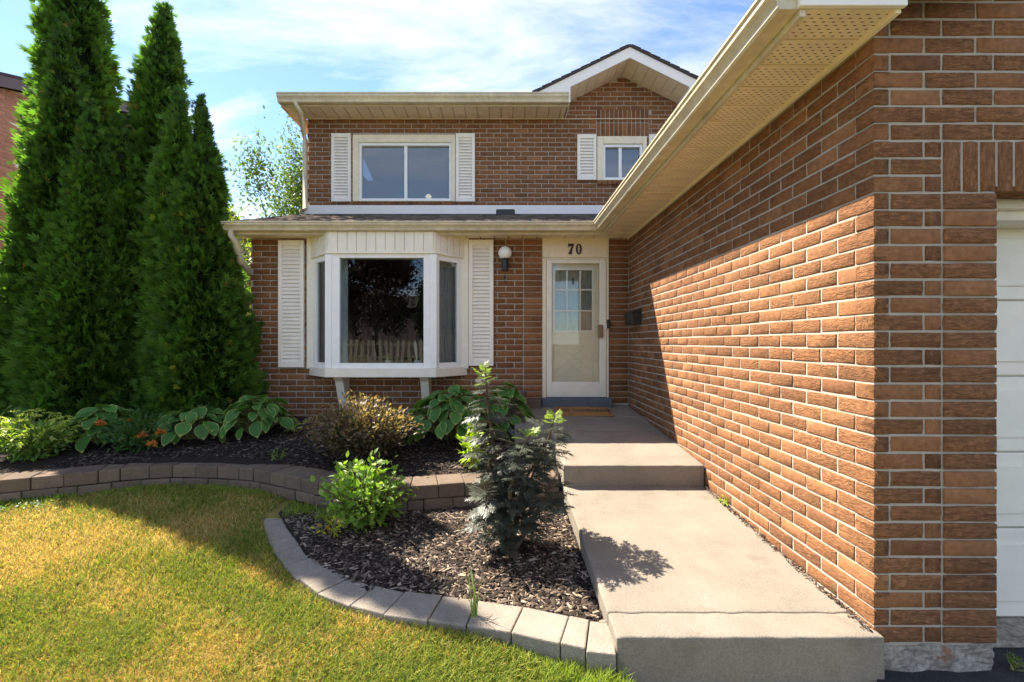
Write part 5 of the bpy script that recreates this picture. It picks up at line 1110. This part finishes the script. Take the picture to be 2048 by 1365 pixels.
# ------------------------------------------------------------------ trees and houses beyond
def tree(name, x, y, z0, hz, rx, n, leaf, cols, label, seed, ball=None, trunk=0.1, cat='tree', clump=26):
    r = np.random.default_rng(seed); root = tag(wempty(name, (x, y, z0)), label, cat); zc = z0 + hz * 0.62; rz = hz * 0.42
    c = r.normal(size=(clump, 3)); c /= np.linalg.norm(c, axis=1, keepdims=True); c *= r.uniform(.35, 1.0, clump)[:, None] ** .6; cc = np.array([x, y, zc]) + c * np.array([rx, rx, rz]); k = r.integers(0, clump, n)
    P = cc[k] + r.normal(size=(n, 3)) * np.array([rx, rx, rz]) * 0.17
    C = np.array(cols)[r.integers(0, len(cols), n)] * r.uniform(.7, 1.3, n)[:, None]; V, T, CC = scatter(LV, LT, P, frames(r.normal(size=(n, 3)), np.array([0, 0, 1.]) + r.normal(0, .6, (n, 3))), leaf * r.uniform(.6, 1.2, n), C)
    arr_mesh('crown', V, T, M_leaf, CC, root); m_ = MB().tube([(x, y, z0 - .1), (x + .05, y, z0 + hz * .35), (x, y, z0 + hz * .7)], [trunk, trunk * .7, trunk * .3], 10)
    for q in cc[:16]:
        s0 = Vector((x, y, z0 + hz * r.uniform(.3, .55))); m_.tube([tuple(s0), tuple((s0 + Vector(q)) / 2 + Vector((0, 0, .05 * hz))), tuple(q)], [trunk * .35, trunk * .2, trunk * .06], 6, cap=False)
    m_.build('trunk', M_bark, root); return root
tree('young_tree', X(575, 13.5), 13.5, 0.3, 6.6, 1.5, 11000, 0.12, [(0.075, 0.125, 0.022), (0.10, 0.155, 0.028), (0.13, 0.18, 0.035)], 'loose light green tree rising behind the house by the downspout', 91, clump=20)
tree('garden_tree', X(470, 8.2), 8.4, 0.3, 3.1, 0.75, 5200, 0.08, [(0.14, 0.22, 0.03), (0.20, 0.28, 0.04), (0.26, 0.32, 0.05)], 'sunlit bushy tree between the cedars and the house', 92, clump=26)
# neighbour: gable end of orange brick behind the cedars
NX = -8.0; nb = tag(wempty('neighbour_house', (NX, 9, 0)), 'orange brick neighbouring house with brown gable edge behind the cedars', 'house')
nzr, nyr, nsl = 6.05, 9.4, 0.34
MB().prism([(2.0, -0.1), (16.0, -0.1), (16.0, nzr - nsl * 6.6), (nyr, nzr), (2.0, nzr - nsl * 7.4)], lambda u, v, t_: (t_, u, v), NX - 7, NX - 0.006).build('wall', M_mortar, nb)
vv, tt2, rr2 = [], [], []; bs = 0; rr = random.Random(12)
for k_ in range(int(6.0 / CH)):
    zc = 0.1 + k_ * CH; y = 6.4 + (0.1 if k_ % 2 else 0)
    while y < 10.6:
        if zc < nzr - nsl * abs(y - nyr) - 0.02:
            V_, T_ = BV[rr.randrange(8)]; v = np.c_[V_[:, 1], -V_[:, 0], V_[:, 2]]; v[:, 0] *= -1; v = np.c_[-V_[:, 1] + NX, V_[:, 0] + y, V_[:, 2] + zc]
            vv.append(v); tt2.append(T_[:, ::1] + bs); bs += len(v); rr2.append(np.full(len(v), rr.random()))
        y += 0.2
arr_mesh('brickwork', np.concatenate(vv), np.concatenate(tt2), M_nbrick, parent=nb, rnd=np.concatenate(rr2))['kind'] = 'stuff'
for s, ye in ((-1, 1.7), (1, 16.3)):
    ze = nzr - nsl * abs(ye - nyr)
    MB().prism([(nyr, nzr + 0.17), (ye, ze + 0.17), (ye, ze - 0.01), (nyr, nzr - 0.01)], lambda u, v, t_: (t_, u, v), NX + 0.18, NX + 0.21).build('rake_board', M_lilac, nb)
    MB().prism([(nyr, nzr + 0.21), (ye, ze + 0.21), (ye, ze + 0.171), (nyr, nzr + 0.171)], lambda u, v, t_: (t_, u, v), NX - 7.2, NX + 0.23).build('roof', bpy.data.materials['shingle_roof'], nb)
MB().box(NX - 1.2, NX - 0.5, 9.9, 10.5, 5.6, Z(215, 10.0)).box(NX - 1.26, NX - 0.44, 9.84, 10.56, Z(215, 10.0), Z(210, 10.0)).build('chimney', M_nbrick, nb)
MB().box(NX - 0.005, NX + 0.05, X(14, 1) * 0 + 7.30, 7.48, Z(570, 7.35), Z(540, 7.35)).build('wall_vent', M_black, nb, bevel=0.01)
# across the street: what the window panes mirror
tree('purple_maple', -9.9, -25, 0, 8.4, 3.1, 13000, 0.36, [(0.035, 0.018, 0.020), (0.05, 0.024, 0.026), (0.03, 0.022, 0.018)], 'dark purple-leaved maple across the street, mirrored in the bay window', 95, trunk=0.22, clump=40)
tree('street_tree', -5.6, -27, 0, 6.4, 1.5, 6000, 0.3, [(0.06, 0.12, 0.03), (0.09, 0.15, 0.03)], 'green tree across the street, mirrored in the bay window', 96, trunk=0.2, clump=30)
fn = tag(wempty('picket_fence', (-6, -18, 0)), 'weathered wooden picket fence across the street, mirrored in the bay window', 'fence'); M_wood = pmat('grey_wood', (0.32, 0.27, 0.2), 0.9, 0.25, 6)
PK = MB().prism([(-0.055, 0), (0.055, 0), (0.055, 1.45), (0, 1.56), (-0.055, 1.45)], lambda u, v, t_: (u, t_, v), -0.01, 0.01).mesh('picket')
for i in range(38): link('picket', PK, M_wood, fn, (-13 + i * 0.36 + random.uniform(-.03, .03), -18, -0.05 + random.uniform(-.06, .03)), scale=(1.7, 1, 1))
for z_ in (0.35, 1.15): MB().box(-13.2, 0.5, -18.06, -18.012, z_, z_ + 0.09).build('rail', M_wood, fn)
op = tag(wempty('opposite_house', (0, -34, 0)), 'brick house across the street, mirrored in the window panes', 'house')
MB().box(-24, 4, -42, -34, -0.1, 4.2).build('wall', M_lilac, op)
MB().prism([(-33.5, 4.6), (-38, 6.2), (-42.5, 4.6)], lambda u, v, t_: (t_, u, v), -24.4, 4.5).build('roof', bpy.data.materials['shingle_roof'], op)
for x_ in (-6.6, -3, 1):
    MB().box(x_, x_ + 1.4, -33.98, -33.9, 2.2, 3.6).build('window', M_white, op)
